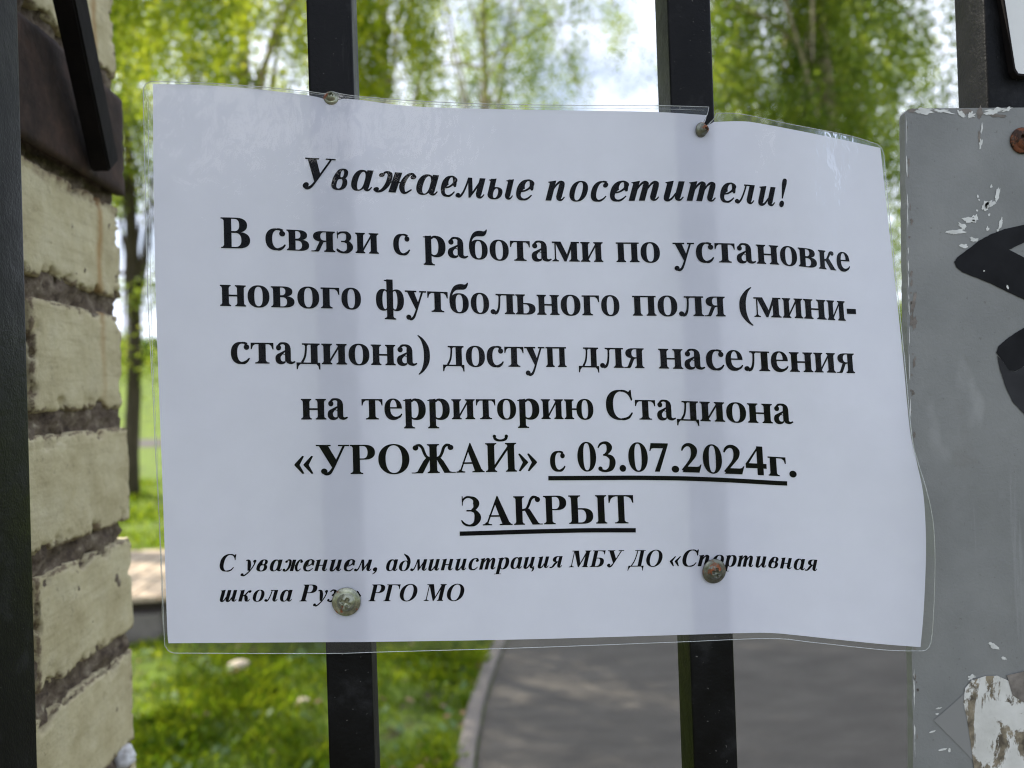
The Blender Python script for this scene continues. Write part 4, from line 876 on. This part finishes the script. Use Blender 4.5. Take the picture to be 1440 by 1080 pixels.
text_line('U', ((325, 700, 930, 1200), (64, 61.5, 60.5, 60)), [(325, 511), (400, 511.5), (480, 512.6), (605, 514.5), (700, 515.8), (797, 516.2), (906, 517.8), (960, 518.8), (1021, 520.4), (1060, 521.6), (1110, 522.8), (1160, 523.8), (1203, 525)],
          [('стадиона)', 325, 605, {1: 353, 2: 387.5, 3: 417, 4: 452.5, 5: 490.5, 6: 522, 7: 558.5, 8: 588}), ('доступ', 623, 797, {1: 655.5, 2: 685, 3: 710, 4: 738, 5: 768}), ('для', 814, 906.4, {1: 844, 2: 878}), ('населения', 926.7, 1202.5, {1: 963, 2: 993.6, 3: 1021, 4: 1047, 5: 1085, 6: 1111, 7: 1145.5, 8: 1177})])
text_line('U', ((423, 700, 1116), (63.3, 61, 59.3)), [(423, 590), (600, 589.8), (760, 589.3), (850, 589.6), (930, 590.4), (1000, 592.6), (1060, 594.6), (1116, 596.4)],
          [('на', 423.6, 489.4, {1: 461}), ('территорию', 509, 835, {1: 541, 2: 567.5, 3: 601.5, 4: 635.5, 5: 670, 6: 699.5, 7: 728, 8: 761.5, 9: 794}), ('Стадиона', 853, 1116, {1: 894, 2: 924.5, 3: 952, 4: 985, 5: 1022, 6: 1052, 7: 1089})])
text_line('U', ((414, 760, 1120), (61.2, 60, 58.6)), [(414, 667), (520, 666.6), (600, 665.6), (660, 664.4), (720, 663.3), (780, 662.5), (860, 662.4), (930, 663.3), (985, 664.6), (1030, 666.6), (1068, 668), (1095, 669.6), (1121, 671.4)],
          [('«УРОЖАЙ»', 414, 756, {1: 445, 2: 493, 3: 532.5, 4: 579, 5: 642, 6: 683.5, 7: 729.5}), ('с', 774, 795.6, {}), ('03.07.2024г.', 812.8, 1120.6, {1: 841.5, 2: 871.5, 3: 884.5, 4: 914.5, 5: 944.7, 6: 959, 7: 989.5, 8: 1018.5, 9: 1049.5, 10: 1081, 11: 1110.3})],
          [([(771, 669.4), (893, 668.7), (962, 669.6), (1018, 671.8), (1107, 677)], 6.2)])
text_line('U', ((648, 892), (60, 59)), [(648, 739.4), (720, 738.3), (790, 737), (830, 736.4), (892, 736)], [('ЗАКРЫТ', 648.6, 892, {1: 679, 2: 723, 3: 765, 4: 800.5, 5: 857})],
          [([(646.4, 747.5), (739, 744.6), (822, 742.6), (894, 742.6)], 6.2)])
text_line('I', ((309, 1150), (35, 34)), [(309, 803.3), (440, 803), (560, 802.8), (660, 801.6), (720, 799.8), (792, 797.8), (880, 796.8), (960, 796.6), (1000, 796), (1060, 797.2), (1090, 798.8), (1120, 801), (1151, 803.6)],
          [('С', 309, 333, {}), ('уважением,', 338, 530.6, {}), ('администрация', 543, 791.9, {}), ('МБУ', 800, 878.9, {}), ('ДО', 882, 932.5, {}), ('«Спортивная', 942, 1150.6, {1: 960, 2: 981, 4: 1015})])
text_line('I', ((309, 654), (35, 34.8)), [(309, 845.9), (520, 845.5), (654, 844.8)], [('школа', 309, 412, {}), ('Руза»', 421, 508, {1: 440, 2: 460}), ('РГО', 518, 587.5, {}), ('МО', 595.6, 653.5, {})])

# ---------------------------------------------------------------- screws
def screw(center, R, label, mat, group, dome=.0026, flange=.62, spin=.35, tilt=(0, 0), recess=.34):
    """washer-head screw: flange, dome and a cross recess, as one turned piece"""
    bm = bmesh.new(); NR, NT = 26, 56; rings = []
    def h(r, th):
        q = r / R
        z = .0005 + (.0006 * (1 - ((q - flange) / (1 - flange)) ** 2) if q > flange else .0008 + (dome - .0006) * (1 - (q / flange) ** 2.4))
        x, y = r * math.cos(th + spin), r * math.sin(th + spin); aw, al = .10 * R, recess * R
        inx = min(1, max(0, 1 - (abs(y) - aw) / (.04 * R))) * min(1, max(0, 1 - (abs(x) - al) / (.06 * R))); iny = min(1, max(0, 1 - (abs(x) - aw) / (.04 * R))) * min(1, max(0, 1 - (abs(y) - al) / (.06 * R)))
        return z - .0018 * max(inx, iny) * max(0, 1 - q / flange * .8)
    for i in range(NR + 1):
        r = R * i / NR
        rings.append([bm.verts.new((r * math.cos(2 * math.pi * j / NT), r * math.sin(2 * math.pi * j / NT), h(r, 2 * math.pi * j / NT))) for j in range(NT if i else 1)])
    rings.append([bm.verts.new((R * 1.02 * math.cos(2 * math.pi * j / NT), R * 1.02 * math.sin(2 * math.pi * j / NT), .0002)) for j in range(NT)])
    rings.append([bm.verts.new((R * .97 * math.cos(2 * math.pi * j / NT), R * .97 * math.sin(2 * math.pi * j / NT), -.0003)) for j in range(NT)])
    for a, b in zip(rings, rings[1:]):
        for j in range(NT):
            if len(a) == 1: bm.faces.new((a[0], b[j], b[(j + 1) % NT]))
            else: bm.faces.new((a[j], b[j], b[(j + 1) % NT], a[(j + 1) % NT]))
    # shank into the bar
    s0 = [bm.verts.new((.0021 * math.cos(2 * math.pi * j / 12), .0021 * math.sin(2 * math.pi * j / 12), -.0001)) for j in range(12)]
    s1 = [bm.verts.new((.0015 * math.cos(2 * math.pi * j / 12), .0015 * math.sin(2 * math.pi * j / 12), -.012)) for j in range(12)]
    for j in range(12): bm.faces.new((s0[j], s1[j], s1[(j + 1) % 12], s0[(j + 1) % 12]))
    o = bm_obj('screw', bm, mat, None, True)
    o.matrix_world = Matrix.Translation(center) @ Matrix.Rotation(math.radians(tilt[0]), 4, 'Z') @ Matrix.Rotation(math.radians(90 + tilt[1]), 4, 'X')
    tag(o, label, 'screw', group); return o
GS = 'screws holding the notice to the bars'
def at_sheet(px, py, extra): return on_sheet(px, py, extra)
screw(at_sheet(487, 846, .0009), .0056, 'dome-headed screw with a rusty lower edge, covering a word in the last line', M['zinc'], GS, spin=.5)
screw(at_sheet(1004, 803, .0009), .0051, 'dull screw with a rust spot in the lower right of the notice text', M['zinc_dull'], GS, spin=.2, tilt=(6, 5))
screw(at_sheet(466, 138, -.0006), .0031, 'small bright screw half under the film at the top left of the notice', M['zinc'], GS, .0020, .7, .3, (0, -16), .3)
screw(at_sheet(986, 183, .0001), .0031, 'dark tilted screw at the torn top edge of the notice', M['zinc_dull'], GS, .0030, .75, .3, (28, 8), .3)
screw(on_y(1438, 198, YB - .0003), .0056, 'rusty brown screw near the top of the grey board', M['rusty_screw'], None, .0022, .72, .6, (0, 0), .42)

# ================================================================ trees
def tree(name, label, loc, trunk_pts, radii, blobs, strands, length, per, leaf, mats, bark, limbs=14, spread=.12, group='trees beyond the gate', hang=1.0, seed=1, jit=.35):
    R = np.random.default_rng(seed); rnd = random.Random(seed)
    root = empty(name, loc); tag(root, label, 'tree', group); L = Vector(loc)
    bm = bmesh.new(); add_tube(bm, [L + Vector(p) for p in trunk_pts], radii, 12)
    top = len(trunk_pts)
    for i in range(limbs):
        c, r, _ = blobs[i % len(blobs)]
        k = rnd.uniform(.35, .95); j = min(top - 2, int(k * (top - 1))); f = k * (top - 1) - j
        a = L + Vector(trunk_pts[j]).lerp(Vector(trunk_pts[j + 1]), f)
        d = Vector((rnd.gauss(0, 1), rnd.gauss(0, 1), rnd.gauss(0, .7))).normalized(); b = L + Vector(c) + Vector((d.x * r[0], d.y * r[1], d.z * r[2])) * .8
        mid = a.lerp(b, .5) + Vector((0, 0, .12 * (b - a).length)); r0 = radii[min(j, len(radii) - 1)] * .42
        add_tube(bm, [a, a.lerp(mid, .5) + Vector((0, 0, .03)), mid, b], [r0, r0 * .8, r0 * .55, .008], 7, False)
    bm_obj('trunk', bm, bark, root, True)
    vol = np.array([b[2] for b in blobs], float); vol /= vol.sum()
    P, A, S, Ls, mi = [], [], [], [], []
    n = strands; which = R.choice(len(blobs), n, p=vol)
    c = np.array([b[0] for b in blobs])[which]; r = np.array([b[1] for b in blobs])[which]
    # strands hang in bunches from the outer twigs, with gaps between the bunches
    nb_ = max(1, n // 7); bunch = R.integers(0, nb_, n); cb, rb = c[:nb_], r[:nb_]
    d = unit(R.normal(size=(nb_, 3))) * (R.random((nb_, 1)) ** .45); start = (np.array(L) + cb + d * rb)[bunch] + R.normal(0, .11, (n, 3)) * (1 + .5 * jit)
    ln = R.uniform(.25, 1.0, n) * length; sway = R.normal(0, .10, (n, 3)); sway[:, 2] = 0
    t = R.random((n, per)); pos = start[:, None] + sway[:, None] * t[..., None] * ln[:, None, None]; pos[..., 2] -= hang * ln[:, None] * t
    pos = pos + R.normal(0, spread, (n, per, 3)); pos = pos.reshape(-1, 3); m = len(pos)
    ax = unit(R.normal(0, 1, (m, 3)) + np.array([0, 0, -1.1 * hang])); sd = unit(np.cross(ax, R.normal(0, 1, (m, 3))))
    ll = leaf * R.uniform(.6, 1.3, m)
    crown = kites('crown', pos, ax, sd, ll, .72 * np.ones(m), mats, root)
    return root
# the near birch whose shade covers the gate; its hanging ends fill the upper left
tree('birch_tree', 'sunlit yellow-green birch nearest the gate, its hanging ends at upper left', (-4.7, 7.4, 0), [(0, 0, -.1), (.05, 0, 2), (.12, .05, 5), (.05, .1, 8), (.1, .1, 11.5)], [.20, .17, .14, .10, .03],
     [((.3, -.2, 6.6), (3.1, 3.0, 2.0), 3), ((.6, -.4, 8.6), (3.1, 3.1, 2.2), 7), ((.2, .2, 10.8), (2.6, 2.6, 1.7), 6), ((1.7, -.9, 5.7), (1.7, 1.6, 1.1), 2)], 3000, 1.3, 40, .062, M['leaf_bright'], M['birch_bark'], 22, .075, seed=3)
tree('birch_tree', 'yellow-green birch with loose clumps just left of the first upright bar', (-3.0, 11.5, 0), [(0, 0, -.1), (-.05, 0, 3), (.05, 0, 6), (0, .1, 10)], [.14, .12, .09, .03],
     [((.1, 0, 7.0), (2.0, 1.8, 1.7), 3), ((.9, 0, 8.8), (1.9, 1.8, 1.6), 3), ((-.8, .2, 6.6), (1.4, 1.2, 1.0), 1)], 620, 1.3, 40, .07, M['leaf_bright'], M['birch_bark'], 14, .085, seed=5)
tree('birch_tree', 'denser green birch just right of the first upright bar', (-1.0, 12.5, 0), [(0, 0, -.1), (.05, 0, 3), (0, 0, 6), (.1, .1, 10)], [.13, .11, .08, .03],
     [((.0, 0, 7.2), (1.0, 1.2, 1.6), 3), ((.2, 0, 9.0), (1.3, 1.3, 1.3), 2)], 330, 1.3, 40, .07, M['leaf_bright'], M['birch_bark'], 12, .085, seed=8)
tree('birch_tree', 'slender sparse birch with a pale trunk between the first and second bars', (.72, 14.0, 0), [(0, 0, -.1), (.03, 0, 3), (-.02, 0, 6), (.02, .05, 9), (0, 0, 13)], [.10, .085, .07, .05, .02],
     [((0, 0, 7.4), (2.4, 1.6, 1.5), 2), ((.9, 0, 8.6), (2.0, 1.5, 1.2), 2), ((0, 0, 10.2), (2.2, 1.6, 1.8), 3)], 620, 1.7, 36, .062, M['leaf_mid'], M['birch_bark'], 20, .08, seed=11)
tree('birch_tree', 'dense weeping birch hanging like a curtain right of the second bar', (4.9, 9.6, 0), [(0, 0, -.1), (.05, 0, 2.5), (.02, 0, 5), (-.1, .1, 8), (-.1, 0, 11)], [.15, .13, .11, .08, .03],
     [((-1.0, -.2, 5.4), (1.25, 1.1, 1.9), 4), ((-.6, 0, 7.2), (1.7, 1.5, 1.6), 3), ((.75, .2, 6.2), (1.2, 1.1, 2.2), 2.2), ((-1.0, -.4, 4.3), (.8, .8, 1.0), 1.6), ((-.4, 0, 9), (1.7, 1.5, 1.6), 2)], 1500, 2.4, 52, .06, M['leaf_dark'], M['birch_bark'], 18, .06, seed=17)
tree('birch_tree', 'light birch farther off behind the weeping birch on the right', (8.4, 15.5, 0), [(0, 0, -.1), (.05, 0, 4), (0, 0, 7), (.1, .1, 11)], [.15, .13, .1, .03],
     [((.2, 0, 5.6), (2.2, 1.8, 2.6), 3), ((0, 0, 8.4), (2.2, 1.8, 1.8), 3)], 520, 1.8, 36, .08, M['leaf_mid'], M['birch_bark'], 14, .16, seed=23)
# a darker tree seen between the pillar and the notice
tp = [on_y(x, y, 12.8) for x, y in ((184, 640), (188, 560), (190, 480), (189, 400), (186, 320), (181, 240), (177, 170), (173, 60), (170, -120))]
base = Vector((tp[0].x, 12.8, 0))
tree('pine_tree', 'dark trunked pine seen in the gap between the pillar and the notice', tuple(base), [(0, 0, -.1)] + [tuple(p - base) for p in tp], [.13, .12, .11, .10, .09, .08, .07, .065, .05, .03],
     [((.1, .2, 6.2), (.9, .9, .7), 3), ((.1, .1, 5.2), (.8, .7, .5), 2), ((.3, .1, 3.4), (.9, .6, .22), 1), ((-.1, .1, 2.3), (1.2, .8, .25), 1.3), ((.2, 0, 7.6), (1.1, 1, .9), 2)], 420, .35, 26, .07, M['leaf_mid'], M['bark'], 24, .12, hang=.4, seed=31)
# far edge of the field: a low wood that reads as one mass
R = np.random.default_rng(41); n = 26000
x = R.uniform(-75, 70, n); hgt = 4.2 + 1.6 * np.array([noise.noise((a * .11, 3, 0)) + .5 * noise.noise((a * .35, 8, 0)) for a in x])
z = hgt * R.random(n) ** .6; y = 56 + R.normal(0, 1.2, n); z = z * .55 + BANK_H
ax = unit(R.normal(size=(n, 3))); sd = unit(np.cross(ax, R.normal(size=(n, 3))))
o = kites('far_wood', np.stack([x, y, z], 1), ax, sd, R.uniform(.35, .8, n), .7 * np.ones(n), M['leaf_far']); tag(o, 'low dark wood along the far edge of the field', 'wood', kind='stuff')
